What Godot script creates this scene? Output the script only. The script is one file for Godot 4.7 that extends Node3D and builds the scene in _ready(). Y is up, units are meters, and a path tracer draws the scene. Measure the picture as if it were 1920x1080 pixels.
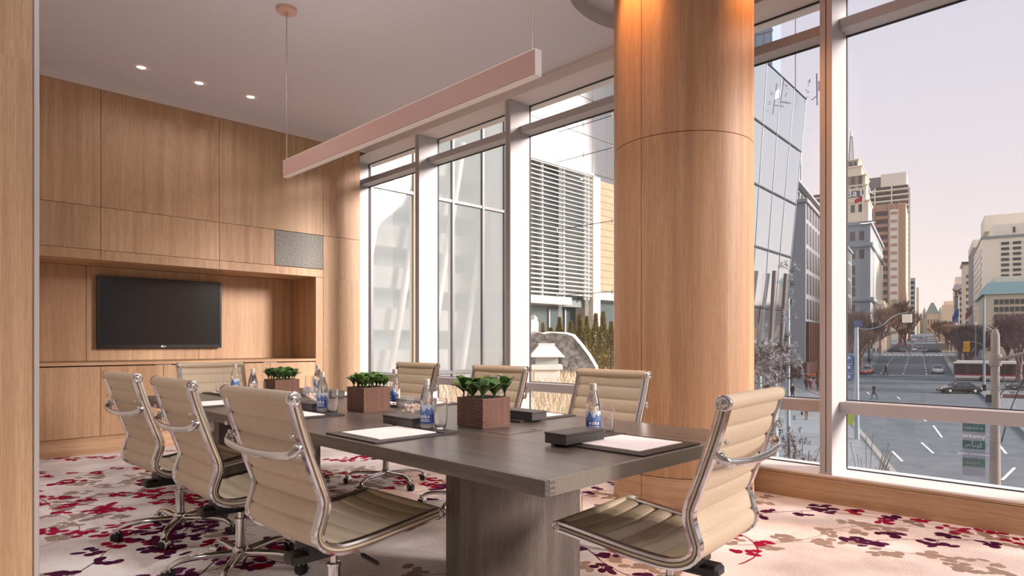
extends Node3D
# A boardroom beside a tall window wall over a city street. Units are metres, y is up.
# -z runs along the window wall towards the television wall, +x runs out through the glass.

const WOOD_V := 0
var M := {}
var used := {}
var rng := RandomNumberGenerator.new()
# street frame: origin under the room, S away along the street (it climbs a little), T across to the right
var SO := Vector3(0, -7.35, 0)
var SS: Vector3
var ST: Vector3
var SU: Vector3

class MB:
	var v := PackedVector3Array()
	var n := PackedVector3Array()
	var uv := PackedVector2Array()
	var c := PackedColorArray()
	var ix := PackedInt32Array()
	var xf := Transform3D()
	var col := Color.WHITE
	func _p(p: Vector3, nn: Vector3, t := Vector2.ZERO) -> void:
		v.append(xf * p); n.append((xf.basis * nn).normalized()); uv.append(t); c.append(col)
	func quad(a: Vector3, b: Vector3, cc: Vector3, d: Vector3, t := [Vector2(0, 1), Vector2(1, 1), Vector2(1, 0), Vector2(0, 0)]) -> MB:
		var k := v.size()
		var nn := (b - a).cross(cc - a)
		if nn.length_squared() < 1e-14: nn = (cc - a).cross(d - a)
		nn = nn.normalized()
		_p(a, nn, t[0]); _p(b, nn, t[1]); _p(cc, nn, t[2]); _p(d, nn, t[3])
		ix.append_array([k, k + 2, k + 1, k, k + 3, k + 2])
		return self
	func tri(a: Vector3, b: Vector3, cc: Vector3) -> MB:
		var k := v.size()
		var nn := (b - a).cross(cc - a).normalized()
		_p(a, nn); _p(b, nn); _p(cc, nn)
		ix.append_array([k, k + 2, k + 1])
		return self
	func box(o: Vector3, s: Vector3, bev := 0.0) -> MB:
		var h := s * 0.5
		if bev <= 0.0:
			for ax in 3:
				for sg in [-1.0, 1.0]:
					var e := Vector3.ZERO; e[ax] = sg * h[ax]
					var a := Vector3.ZERO; a[(ax + 1) % 3] = h[(ax + 1) % 3]
					var b := Vector3.ZERO; b[(ax + 2) % 3] = h[(ax + 2) % 3] * sg
					quad(o + e - a - b, o + e + a - b, o + e + a + b, o + e - a + b)
			return self
		var w := Vector3(h.x - bev, h.y - bev, h.z - bev)
		for ax in 3:
			var u := (ax + 1) % 3
			var q := (ax + 2) % 3
			for sg in [-1.0, 1.0]:
				var e := Vector3.ZERO; e[ax] = sg * h[ax]
				var a := Vector3.ZERO; a[u] = w[u]
				var b := Vector3.ZERO; b[q] = w[q] * sg
				quad(o + e - a - b, o + e + a - b, o + e + a + b, o + e - a + b)
			for s1 in [-1.0, 1.0]:
				for s2 in [-1.0, 1.0]:
					var l := Vector3.ZERO; l[ax] = w[ax]
					var p1 := Vector3.ZERO; p1[u] = s1 * h[u]; p1[q] = s2 * w[q]
					var p2 := Vector3.ZERO; p2[u] = s1 * w[u]; p2[q] = s2 * h[q]
					if s1 * s2 > 0: quad(o + p1 - l, o + p2 - l, o + p2 + l, o + p1 + l)
					else: quad(o + p2 - l, o + p1 - l, o + p1 + l, o + p2 + l)
					_flip_if(o)
		for sx in [-1.0, 1.0]:
			for sy in [-1.0, 1.0]:
				for sz in [-1.0, 1.0]:
					var A := o + Vector3(sx * h.x, sy * w.y, sz * w.z)
					var B := o + Vector3(sx * w.x, sy * h.y, sz * w.z)
					var C := o + Vector3(sx * w.x, sy * w.y, sz * h.z)
					if sx * sy * sz > 0: tri(A, B, C)
					else: tri(A, C, B)
		return self
	func _flip_if(o: Vector3) -> void:
		var k := v.size() - 4
		var mid := (v[k] + v[k + 2]) * 0.5
		if n[k].dot(mid - xf * o) < 0:
			for i in 4: n[k + i] = -n[k + i]
			var m := ix.size() - 6
			ix[m + 1] = k + 1; ix[m + 2] = k + 2; ix[m + 4] = k + 2; ix[m + 5] = k + 3
	func span(a: Vector3, b: Vector3, bev := 0.0) -> MB:
		return box((a + b) * 0.5, (b - a).abs(), bev)
	# rows of points, columns running counter-clockwise round the direction of the rows
	func grid(rows: Array, close := false) -> MB:
		var nr := rows.size()
		var nc: int = rows[0].size()
		var nn := PackedVector3Array(); nn.resize(nr * nc)
		var quads := []
		for i in nr - 1:
			for j in (nc if close else nc - 1):
				var j2 := (j + 1) % nc
				var a: Vector3 = rows[i][j]
				var b: Vector3 = rows[i][j2]
				var d: Vector3 = rows[i + 1][j]
				var e: Vector3 = rows[i + 1][j2]
				var f := (b - a).cross(d - a) + (e - d).cross(e - b)
				if f.length_squared() < 1e-20: continue
				for k in [i * nc + j, i * nc + j2, (i + 1) * nc + j, (i + 1) * nc + j2]: nn[k] += f
				quads.append([i * nc + j, i * nc + j2, (i + 1) * nc + j2, (i + 1) * nc + j])
		var k0 := v.size()
		for i in nr:
			for j in nc:
				var q := nn[i * nc + j]
				_p(rows[i][j], q if q.length_squared() > 0 else Vector3.UP, Vector2(float(j) / maxi(1, nc - 1), 1.0 - float(i) / maxi(1, nr - 1)))
		for q in quads:
			ix.append_array([k0 + q[0], k0 + q[2], k0 + q[1], k0 + q[0], k0 + q[3], k0 + q[2]])
		return self
	func fan(ring: PackedVector3Array, flip := false) -> MB:
		var o := Vector3.ZERO
		for p in ring: o += p
		o /= ring.size()
		for i in ring.size():
			var b: Vector3 = ring[(i + 1) % ring.size()]
			if flip: tri(o, b, ring[i])
			else: tri(o, ring[i], b)
		return self
	# profile of (radius, height) going up; repeat a point for a sharp edge
	func lathe(pr: Array, seg := 20, a0 := 0.0, a1 := TAU) -> MB:
		var rows := []
		var full := a1 - a0 > TAU - 1e-4
		for p in pr:
			var r := PackedVector3Array()
			for j in (seg if full else seg + 1):
				var t: float = a0 + (a1 - a0) * j / seg
				r.append(Vector3(sin(t) * p[0], p[1], cos(t) * p[0]))
			rows.append(r)
		return grid(rows, full)
	func frames(path: PackedVector3Array, up: Vector3) -> Array:
		var out := []
		for i in path.size():
			var t := (path[mini(i + 1, path.size() - 1)] - path[maxi(i - 1, 0)]).normalized()
			var a := up - t * up.dot(t)
			if a.length() < 0.05:
				a = Vector3(0.3, 0.1, 0.9); a -= t * a.dot(t)
			a = a.normalized()
			if up == Vector3.ZERO: up = a
			out.append([a, t.cross(a)])
		return out
	func tube(path: PackedVector3Array, r, seg := 8, caps := true, up := Vector3(0.13, 0.21, 0.97)) -> MB:
		var fr := frames(path, up)
		var rows := []
		for i in path.size():
			var rr: float = r if r is float else r[i]
			var ring := PackedVector3Array()
			for j in seg:
				var a := TAU * j / seg
				ring.append(path[i] + (fr[i][0] * cos(a) + fr[i][1] * sin(a)) * rr)
			rows.append(ring)
		grid(rows, true)
		if caps:
			fan(rows[0], true); fan(rows[-1], false)
		return self
	# section points (a, b) counter-clockwise with a along up, b along t x up; every edge sharp when hard
	func sweep(path: PackedVector3Array, sec: PackedVector2Array, up: Vector3, hard := true, scale := []) -> MB:
		var fr := frames(path, up)
		var ns := sec.size()
		var ends := []
		for k in (ns if hard else 1):
			var rows := []
			for i in path.size():
				var ring := PackedVector3Array()
				var sc: float = scale[i] if scale.size() else 1.0
				for j in (2 if hard else ns):
					var q := sec[(k + j) % ns] * sc
					ring.append(path[i] + fr[i][0] * q.x + fr[i][1] * q.y)
				rows.append(ring)
			grid(rows, not hard)
		for i in [0, path.size() - 1]:
			var ring := PackedVector3Array()
			var sc: float = scale[i] if scale.size() else 1.0
			for q in sec: ring.append(path[i] + (fr[i][0] * q.x + fr[i][1] * q.y) * sc)
			fan(ring, i == 0)
		return self
	# flat polygon (x, z seen from above, any winding) pulled up from y0 to y1
	func slab(poly: PackedVector2Array, y0: float, y1: float, sides := true) -> MB:
		var area := 0.0
		for i in poly.size():
			var a := poly[i]; var b := poly[(i + 1) % poly.size()]
			area += a.x * b.y - b.x * a.y
		var t := Geometry2D.triangulate_polygon(poly)
		for k in range(0, t.size(), 3):
			var a := poly[t[k]]; var b := poly[t[k + 1]]; var d := poly[t[k + 2]]
			if (b - a).cross(d - a) > 0:
				var e := b; b = d; d = e
			tri(Vector3(a.x, y1, a.y), Vector3(b.x, y1, b.y), Vector3(d.x, y1, d.y))
			tri(Vector3(a.x, y0, a.y), Vector3(d.x, y0, d.y), Vector3(b.x, y0, b.y))
		if sides:
			for i in poly.size():
				var a := poly[i]; var b := poly[(i + 1) % poly.size()]
				if area > 0:
					var e := a; a = b; b = e
				quad(Vector3(a.x, y0, a.y), Vector3(b.x, y0, b.y), Vector3(b.x, y1, b.y), Vector3(a.x, y1, a.y))
		return self
	func add(m: Mesh, t: Transform3D) -> MB:
		for s in m.get_surface_count():
			var ar := m.surface_get_arrays(s)
			var k := v.size()
			for i in ar[Mesh.ARRAY_VERTEX].size():
				_p(t * ar[Mesh.ARRAY_VERTEX][i], t.basis * ar[Mesh.ARRAY_NORMAL][i])
			if ar[Mesh.ARRAY_INDEX] != null:
				for i in ar[Mesh.ARRAY_INDEX]: ix.append(k + i)
			else:
				for i in ar[Mesh.ARRAY_VERTEX].size(): ix.append(k + i)
		return self
	func mesh(colors := false) -> ArrayMesh:
		var a := []; a.resize(Mesh.ARRAY_MAX)
		a[Mesh.ARRAY_VERTEX] = v; a[Mesh.ARRAY_NORMAL] = n; a[Mesh.ARRAY_TEX_UV] = uv; a[Mesh.ARRAY_INDEX] = ix
		if colors: a[Mesh.ARRAY_COLOR] = c
		var m := ArrayMesh.new()
		m.add_surface_from_arrays(Mesh.PRIMITIVE_TRIANGLES, a)
		return m

func V(x, y, z) -> Vector3: return Vector3(x, y, z)
func rgb(r: int, g: int, b: int) -> Color: return Color8(r, g, b)

func numbered(called: String) -> String:
	if not used.has(called):
		used[called] = 0
		return called
	used[called] += 1
	return "%s_%03d" % [called, used[called]]

func tag(o: Node, label: String, category: String, group := "") -> Node:
	o.set_meta("label", label); o.set_meta("category", category)
	if group: o.set_meta("group", group)
	return o

func thing(called: String, label: String, category: String, at := Vector3.ZERO, turn := 0.0, group := "") -> Node3D:
	var o := Node3D.new()
	o.name = numbered(called)
	add_child(o)
	o.position = at; o.rotation.y = turn
	tag(o, label, category, group)
	return o

func part(called: String, m, mat: Material, parent: Node, at := Transform3D()) -> MeshInstance3D:
	var o := MeshInstance3D.new()
	o.mesh = m.mesh() if m is MB else m
	o.material_override = mat
	o.name = called
	o.transform = at
	parent.add_child(o, true)
	return o

func solo(called: String, m, mat: Material, label: String, category: String, group := "", at := Transform3D()) -> MeshInstance3D:
	var o := part(numbered(called), m, mat, self, at)
	tag(o, label, category, group)
	return o

func struct(called: String, m = null, mat: Material = null) -> Node3D:
	var o: Node3D
	if m == null:
		o = Node3D.new(); o.name = numbered(called); add_child(o)
	else:
		o = part(numbered(called), m, mat, self)
	o.set_meta("kind", "structure")
	return o

func copy(o: Node3D, label: String, at: Transform3D) -> Node3D:
	var r: Node3D = o.duplicate()
	r.name = numbered(String(o.name))
	add_child(r)
	r.transform = at
	r.set_meta("label", label)
	return r

func mat(col: Color, rough := 0.6, metal := 0.0, more := {}) -> StandardMaterial3D:
	var m := StandardMaterial3D.new()
	m.albedo_color = col; m.roughness = rough; m.metallic = metal
	for k in more: m.set(k, more[k])
	return m

func bent(points: Array, steps := 6) -> PackedVector3Array:
	var out := PackedVector3Array()
	for i in points.size() - 1:
		var p0: Vector3 = points[maxi(i - 1, 0)]; var p1: Vector3 = points[i]
		var p2: Vector3 = points[i + 1]; var p3: Vector3 = points[mini(i + 2, points.size() - 1)]
		for k in steps: out.append(p1.cubic_interpolate(p2, p0, p3, float(k) / steps))
	out.append(points[-1])
	return out

func line(a: Vector3, b: Vector3) -> PackedVector3Array: return PackedVector3Array([a, b])

func turned(at: Vector3, yaw: float, scale := 1.0) -> Transform3D:
	return Transform3D(Basis(Vector3.UP, yaw).scaled(Vector3.ONE * scale), at)

func _ready() -> void:
	rng.seed = 7
	# ---- camera, sky, sun, exposure
	var cam := Camera3D.new()
	cam.name = "camera"
	cam.projection = Camera3D.PROJECTION_FRUSTUM
	cam.near = 0.05; cam.far = 3000.0
	cam.size = 0.05 * 1080.0 / 1206.0
	cam.frustum_offset = Vector2(0, 0.05 * 103.0 / 1206.0)
	cam.position = V(0, 1.15, 0)
	cam.rotation.y = -atan(1194.0 / 1206.0)
	add_child(cam)
	cam.current = true
	var env := Environment.new()
	env.background_mode = Environment.BG_SKY
	var sky := Sky.new()
	var sm := ProceduralSkyMaterial.new()
	sm.sky_top_color = rgb(203, 203, 219); sm.sky_horizon_color = rgb(255, 237, 226); sm.sky_curve = 0.17
	sm.ground_bottom_color = rgb(150, 145, 142); sm.ground_horizon_color = rgb(225, 212, 205); sm.ground_curve = 0.05
	sky.sky_material = sm
	env.sky = sky
	env.background_energy_multiplier = 1.14
	env.tonemap_mode = Environment.TONE_MAPPER_LINEAR
	env.tonemap_exposure = 1.0
	env.sdfgi_enabled = true; env.ssao_enabled = true; env.ssil_enabled = true
	var we := WorldEnvironment.new()
	we.name = "environment"; we.environment = env
	add_child(we)
	var sun := DirectionalLight3D.new()
	sun.name = "sun"
	sun.light_color = rgb(255, 239, 232); sun.light_energy = 2.6; sun.light_angular_distance = 16.0
	sun.shadow_enabled = true
	sun.sky_mode = DirectionalLight3D.SKY_MODE_LIGHT_ONLY
	add_child(sun)
	sun.look_at_from_position(V(0.45, 0.29, 0.84) * 50.0, Vector3.ZERO)
	var fwd := -cam.global_basis.z
	var right := cam.global_basis.x
	var vp := (fwd + right * (1745.0 - 960.0) / 1206.0 + Vector3.UP * (643.0 - 612.0) / 1206.0).normalized()
	SS = vp
	var flat := V(vp.x, 0, vp.z).normalized()
	ST = V(-flat.z, 0, flat.x)
	SU = ST.cross(SS)
	materials()
	build_shell()
	build_window_wall()
	build_tv_wall()
	build_column()
	build_ceiling_lights()
	build_table()
	build_chairs()
	build_settings()
	build_table_decor()
	build_garden()
	build_street()
	build_buildings()
	build_traffic()
	build_people()
	build_street_furniture()

func lamp(kind: String, parent: Node, at: Vector3, col: Color, energy: float, size := 0.04, angle := 60.0, blend := 0.6) -> Light3D:
	var l: Light3D
	if kind == "spot":
		var s := SpotLight3D.new()
		s.spot_angle = angle; s.spot_angle_attenuation = blend; s.spot_range = 20.0; s.spot_attenuation = 2.0
		l = s
		l.rotation.x = -PI / 2
	else:
		var o := OmniLight3D.new()
		o.omni_range = 20.0; o.omni_attenuation = 2.0
		l = o
	l.name = "lamp_light"
	l.light_color = col; l.light_energy = energy; l.light_size = size; l.shadow_enabled = true
	l.position = at
	parent.add_child(l, true)
	return l

# ------------------------------------------------------------------ materials
func wood_image(w: int, h: int, base: Color, dark: Color, amount: float, sd: int, fine := 1.0) -> Image:
	var n1 := FastNoiseLite.new(); n1.seed = sd; n1.frequency = 1.0; n1.fractal_octaves = 3
	var n2 := FastNoiseLite.new(); n2.seed = sd + 9; n2.frequency = 1.0; n2.fractal_octaves = 2
	var im := Image.create(w, h, false, Image.FORMAT_RGB8)
	for y in h:
		for x in w:
			var a := TAU * x / w
			var wob := 0.04 * sin(y * 0.012 + 3.0 * sin(a))
			var g := n1.get_noise_3d(cos(a + wob) * 38.0 * fine, sin(a + wob) * 38.0 * fine, y * 0.01)
			var s := n2.get_noise_3d(cos(a) * 110.0 * fine, sin(a) * 110.0 * fine, y * 0.05)
			var b := n2.get_noise_3d(cos(a) * 1.6, sin(a) * 1.6, y * 0.002)
			var t := clampf(0.42 + amount * (g * 0.75 + b * 0.5 + (0.9 * s if s < -0.12 else 0.25 * s)), 0.0, 1.0)
			im.set_pixel(x, y, dark.lerp(base, t))
	return im

func tex(im: Image) -> ImageTexture:
	im.generate_mipmaps()
	return ImageTexture.create_from_image(im)

func tri_tex(t: Texture2D, rough: float, scale: Vector3, tint := Color.WHITE, more := {}) -> StandardMaterial3D:
	var m := mat(tint, rough)
	m.albedo_texture = t
	m.uv1_triplanar = true; m.uv1_world_triplanar = true; m.uv1_scale = scale
	m.uv1_triplanar_sharpness = 8.0
	for k in more: m.set(k, more[k])
	return m

func carpet_image() -> Image:
	var S := 2048
	var q := 1024
	var na := FastNoiseLite.new(); na.seed = 3; na.frequency = 0.006; na.fractal_octaves = 4
	var nb := FastNoiseLite.new(); nb.seed = 5; nb.frequency = 0.35; nb.fractal_octaves = 1
	var ia := na.get_seamless_image(q, q).get_data()
	var ib := nb.get_seamless_image(q, q).get_data()
	var d := PackedByteArray(); d.resize(q * q * 3)
	for i in q * q:
		var t := (ia[i] - 128) / 128.0 * 0.16 + (ib[i] - 128) / 128.0 * 0.06
		d[i * 3] = clampi(int(236 * (1.0 + t)), 0, 255)
		d[i * 3 + 1] = clampi(int(227 * (1.0 + t * 1.08)), 0, 255)
		d[i * 3 + 2] = clampi(int(221 * (1.0 + t * 1.15)), 0, 255)
	var im := Image.create_from_data(q, q, false, Image.FORMAT_RGB8, d)
	im.resize(S, S, Image.INTERPOLATE_CUBIC)
	var r := RandomNumberGenerator.new(); r.seed = 41
	var pals := [[rgb(172, 152, 138), rgb(160, 140, 128)], [rgb(160, 34, 62), rgb(140, 28, 54)], [rgb(104, 46, 84), rgb(84, 36, 66)], [rgb(178, 44, 76), rgb(150, 30, 60)], [rgb(92, 40, 72), rgb(72, 30, 58)]]
	var order := []
	for k in 22: order.append(0)
	for k in 42: order.append(1 + k % 4)
	for kind in order:
		var p := Vector2(r.randf() * S, r.randf() * S)
		var dir := r.randf_range(-0.9, 0.9) + (PI if r.randf() < 0.5 else 0.0) + 0.6
		var turn := r.randf_range(-0.035, 0.035)
		var pal: Array = pals[kind]
		var steps := r.randi_range(44, 80)
		var thick := 2.1 if kind else 1.7
		for k in steps:
			dir += turn * (1.0 if k < steps * 0.6 else -1.3) + r.randf_range(-0.09, 0.09)
			var q2 := p + Vector2(cos(dir), sin(dir)) * 9.0
			for m in 5:
				blot(im, p.lerp(q2, m / 5.0), thick * (1.0 - 0.5 * k / steps), thick * (1.0 - 0.5 * k / steps), 0.0, pal[1], r)
			p = q2
			if k % 8 == 7:
				# side twig that ends in a bloom
				var sd := dir + (1.0 if (k / 8) % 2 else -1.0) * r.randf_range(0.5, 1.0)
				var e := p
				for m in 9:
					e += Vector2(cos(sd), sin(sd)) * 4.5
					sd += r.randf_range(-0.12, 0.12)
					blot(im, e, 1.6, 1.6, 0.0, pal[1], r)
				bloom(im, e, pal, r, r.randi_range(4, 10))
		bloom(im, p, pal, r, r.randi_range(10, 20))
	return im

func bloom(im: Image, at: Vector2, pal: Array, r: RandomNumberGenerator, count: int) -> void:
	for k in count:
		var a := r.randf() * TAU
		var d := sqrt(r.randf()) * (8.0 + 2.9 * count)
		var c: Color = pal[0].lerp(pal[1], r.randf())
		blot(im, at + Vector2(cos(a), sin(a)) * d, r.randf_range(10, 17), r.randf_range(7, 12), r.randf() * PI, c, r)

func blot(im: Image, at: Vector2, rx: float, ry: float, ang: float, c: Color, _r: RandomNumberGenerator) -> void:
	var S := im.get_width()
	var m := int(ceil(maxf(rx, ry)))
	var ca := cos(ang)
	var sa := sin(ang)
	for y in range(-m, m + 1):
		for x in range(-m, m + 1):
			var u := (x * ca + y * sa) / rx
			var w := (-x * sa + y * ca) / ry
			if u * u + w * w <= 1.0:
				im.set_pixel(posmod(int(at.x) + x, S), posmod(int(at.y) + y, S), c)

func speckle(w: int, a: Color, b: Color, freq: float, sd: int, power := 1.0) -> Image:
	var n := FastNoiseLite.new(); n.seed = sd; n.frequency = freq; n.fractal_octaves = 3
	var src := n.get_seamless_image(w, w).get_data()
	var im := Image.create(w, w, false, Image.FORMAT_RGB8)
	for y in w:
		for x in w:
			im.set_pixel(x, y, a.lerp(b, pow(src[y * w + x] / 255.0, power)))
	return im

func materials() -> void:
	var oak := wood_image(512, 512, rgb(216, 182, 144), rgb(176, 138, 102), 0.75, 11)
	var oak_h := oak.duplicate() as Image
	oak_h.rotate_90(CLOCKWISE)
	var oak2 := wood_image(512, 512, rgb(210, 174, 136), rgb(170, 131, 96), 0.75, 23)
	var tv := tex(oak)
	var th := tex(oak_h)
	var tv2 := tex(oak2)
	M.oak = tri_tex(tv, 0.5, V(1.0, 0.25, 1.0))
	M.oak2 = tri_tex(tv2, 0.5, V(0.9, 0.25, 0.9), Color.WHITE, {"uv1_offset": V(0.37, 0.1, 0.2)})
	M.oak3 = tri_tex(tv, 0.5, V(1.1, 0.25, 1.1), rgb(246, 248, 246), {"uv1_offset": V(0.63, 0.5, 0.7)})
	M.oak_column = tri_tex(tv2, 0.55, V(1.0, 0.25, 1.0), rgb(255, 250, 246))
	M.oak_h = tri_tex(th, 0.5, V(0.25, 1.2, 0.25))
	M.oak_near = tri_tex(tv, 0.5, V(2.2, 0.5, 2.2), rgb(255, 255, 250))
	M.carpet = tri_tex(tex(carpet_image()), 1.0, V(0.2, 0.2, 0.2), Color.WHITE, {"specular_mode": BaseMaterial3D.SPECULAR_DISABLED})
	var ash := wood_image(512, 512, rgb(128, 118, 108), rgb(80, 72, 66), 0.7, 31, 1.6)
	var ash_h := ash.duplicate() as Image
	ash_h.rotate_90(CLOCKWISE)
	var tash := tex(ash)
	M.ash_top = tri_tex(tash, 0.3, V(1.0, 0.5, 0.5))
	M.ash_v = tri_tex(tash, 0.4, V(1.2, 0.6, 1.2), rgb(255, 255, 255))
	M.ash_h = tri_tex(tex(ash_h), 0.4, V(0.5, 2.0, 0.5))
	M.ash_end = tri_tex(tex(speckle(256, rgb(84, 78, 70), rgb(186, 176, 158), 0.12, 4, 1.3)), 0.45, V(6, 12, 6))
	M.ceiling = mat(rgb(220, 219, 225), 0.9)
	M.plaster = mat(rgb(226, 216, 208), 0.85)
	M.frame = mat(rgb(182, 179, 179), 0.45)
	M.sill = mat(rgb(246, 242, 237), 0.4)
	M.gasket = mat(rgb(38, 34, 34), 0.6)
	M.dark_gap = mat(rgb(44, 28, 20), 0.9)
	M.steel_trim = mat(rgb(196, 188, 182), 0.35, 0.4)
	M.pane = mat(Color(1, 1, 1, 0.03), 0.0, 0.0, {"transparency": BaseMaterial3D.TRANSPARENCY_ALPHA})
	M.leather = tri_tex(tex(speckle(256, rgb(192, 175, 148), rgb(203, 186, 158), 0.06, 8)), 0.5, V(3, 3, 3), Color.WHITE, {"uv1_world_triplanar": false})
	M.chrome = mat(rgb(212, 210, 208), 0.11, 1.0)
	M.chrome_soft = mat(rgb(196, 188, 180), 0.3, 1.0)
	M.black = mat(rgb(26, 25, 26), 0.4)
	M.rubber = mat(rgb(34, 33, 34), 0.6)
	M.pad = mat(rgb(52, 46, 44), 0.5)
	M.box = mat(rgb(72, 68, 66), 0.5)
	M.paper = mat(rgb(250, 244, 240), 0.9)
	M.glass = mat(Color(1, 1, 1, 0.02), 0.02, 0.0, {"refraction_enabled": true, "refraction_scale": 0.045, "transparency": BaseMaterial3D.TRANSPARENCY_ALPHA})
	M.water = mat(Color(0.98, 0.99, 1, 0.02), 0.02, 0.0, {"refraction_enabled": true, "refraction_scale": 0.036, "transparency": BaseMaterial3D.TRANSPARENCY_ALPHA})
	M.thin_glass = mat(Color(0.96, 0.98, 0.97, 0.04), 0.03, 0.0, {"transparency": BaseMaterial3D.TRANSPARENCY_ALPHA})
	M.cap = mat(rgb(206, 198, 190), 0.4, 0.3)
	M.label_blue = mat(rgb(38, 72, 146), 0.5)
	M.label_pale = mat(rgb(206, 216, 230), 0.5)
	M.white = mat(rgb(244, 242, 240), 0.6)
	M.pendant = mat(rgb(212, 174, 158), 0.5)
	M.leaf = mat(rgb(74, 108, 50), 0.34, 0.0, {"backlight_enabled": true, "backlight": rgb(40, 60, 20)})
	M.leaf2 = mat(rgb(104, 140, 66), 0.34, 0.0, {"backlight_enabled": true, "backlight": rgb(50, 70, 24)})
	M.leaf3 = mat(rgb(54, 82, 42), 0.34)
	M.soil = mat(rgb(46, 36, 28), 1.0)
	M.basket = tri_tex(tex(speckle(128, rgb(98, 68, 56), rgb(156, 120, 104), 0.08, 17)), 0.7, V(3, 30, 3), Color.WHITE, {"uv1_world_triplanar": false})
	M.fabric_grey = tri_tex(tex(speckle(256, rgb(84, 84, 80), rgb(196, 194, 186), 0.16, 19)), 1.0, V(1.6, 1.6, 1.6))
	M.tv_frame = mat(rgb(20, 20, 21), 0.25)
	M.tv_screen = mat(rgb(30, 27, 27), 0.16)
	M.lens = mat(rgb(255, 250, 240), 0.4, 0.0, {"emission_enabled": true, "emission": rgb(255, 244, 228), "emission_energy_multiplier": 3.0})

# ------------------------------------------------------------------ the room
const CEIL := 3.885
const WZ := -7.75      # face of the panelled wall
const WX := 4.85       # inner face of the window wall
const COL := Vector3(4.309, 0, -2.535)
const COLR := 0.5065

func build_shell() -> void:
	struct("floor", MB.new().span(V(-3.2, -0.3, -8.9), V(5.3, 0, 10.2)), M.carpet)
	# ceiling with a round recess over the column, cut off straight at the window head
	var hole := PackedVector2Array()
	var R := 0.87
	var xe := 4.84
	var a0 := acos((xe - COL.x) / R)
	for k in 41:
		var a := a0 + (TAU - 2.0 * a0) * k / 40.0
		hole.append(Vector2(COL.x + cos(a) * R, COL.z + sin(a) * R))
	var poly := PackedVector2Array([Vector2(5.3, -8.9), Vector2(5.3, 10.2), Vector2(-3.2, 10.2), Vector2(-3.2, -8.9)])
	# two pieces that meet at the recess
	var left := PackedVector2Array([Vector2(-3.2, -8.9), Vector2(xe, -8.9)])
	var mb := MB.new()
	var hs := hole.duplicate()
	hs.reverse()
	left.append_array(hs)
	left.append_array(PackedVector2Array([Vector2(xe, 10.2), Vector2(-3.2, 10.2)]))
	mb.slab(left, CEIL, CEIL + 0.13)
	mb.slab(PackedVector2Array([Vector2(xe, -8.9), Vector2(5.3, -8.9), Vector2(5.3, 10.2), Vector2(xe, 10.2)]), CEIL, CEIL + 0.13)
	mb.span(V(-3.2, CEIL + 0.13, -8.9), V(5.3, CEIL + 0.4, 10.2))
	struct("ceiling", mb, M.ceiling)
	# the wall beside the camera: oak end with a pale metal edge
	var wl := struct("wall_left")
	part("core", MB.new().span(V(0.15, 0, -8.9), V(0.352, CEIL, -2.42)), M.plaster, wl)
	part("end_panel", MB.new().span(V(0.14, 0, -2.42), V(0.339, CEIL, -2.40)), M.oak_near, wl)
	part("edge_trim", MB.new().span(V(0.3395, 0, -2.42), V(0.354, CEIL, -2.394), 0.002), M.steel_trim, wl)
	struct("wall_side", MB.new().span(V(-3.4, 0, -2.6), V(-3.2, CEIL, 10.4)), M.plaster)
	struct("wall_front", MB.new().span(V(-3.4, 0, 10.2), V(5.3, CEIL, 10.4)), M.plaster)
	struct("wall_hall", MB.new().span(V(-3.4, 0, -2.6), V(0.14, CEIL, -2.44)), M.plaster)

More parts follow.
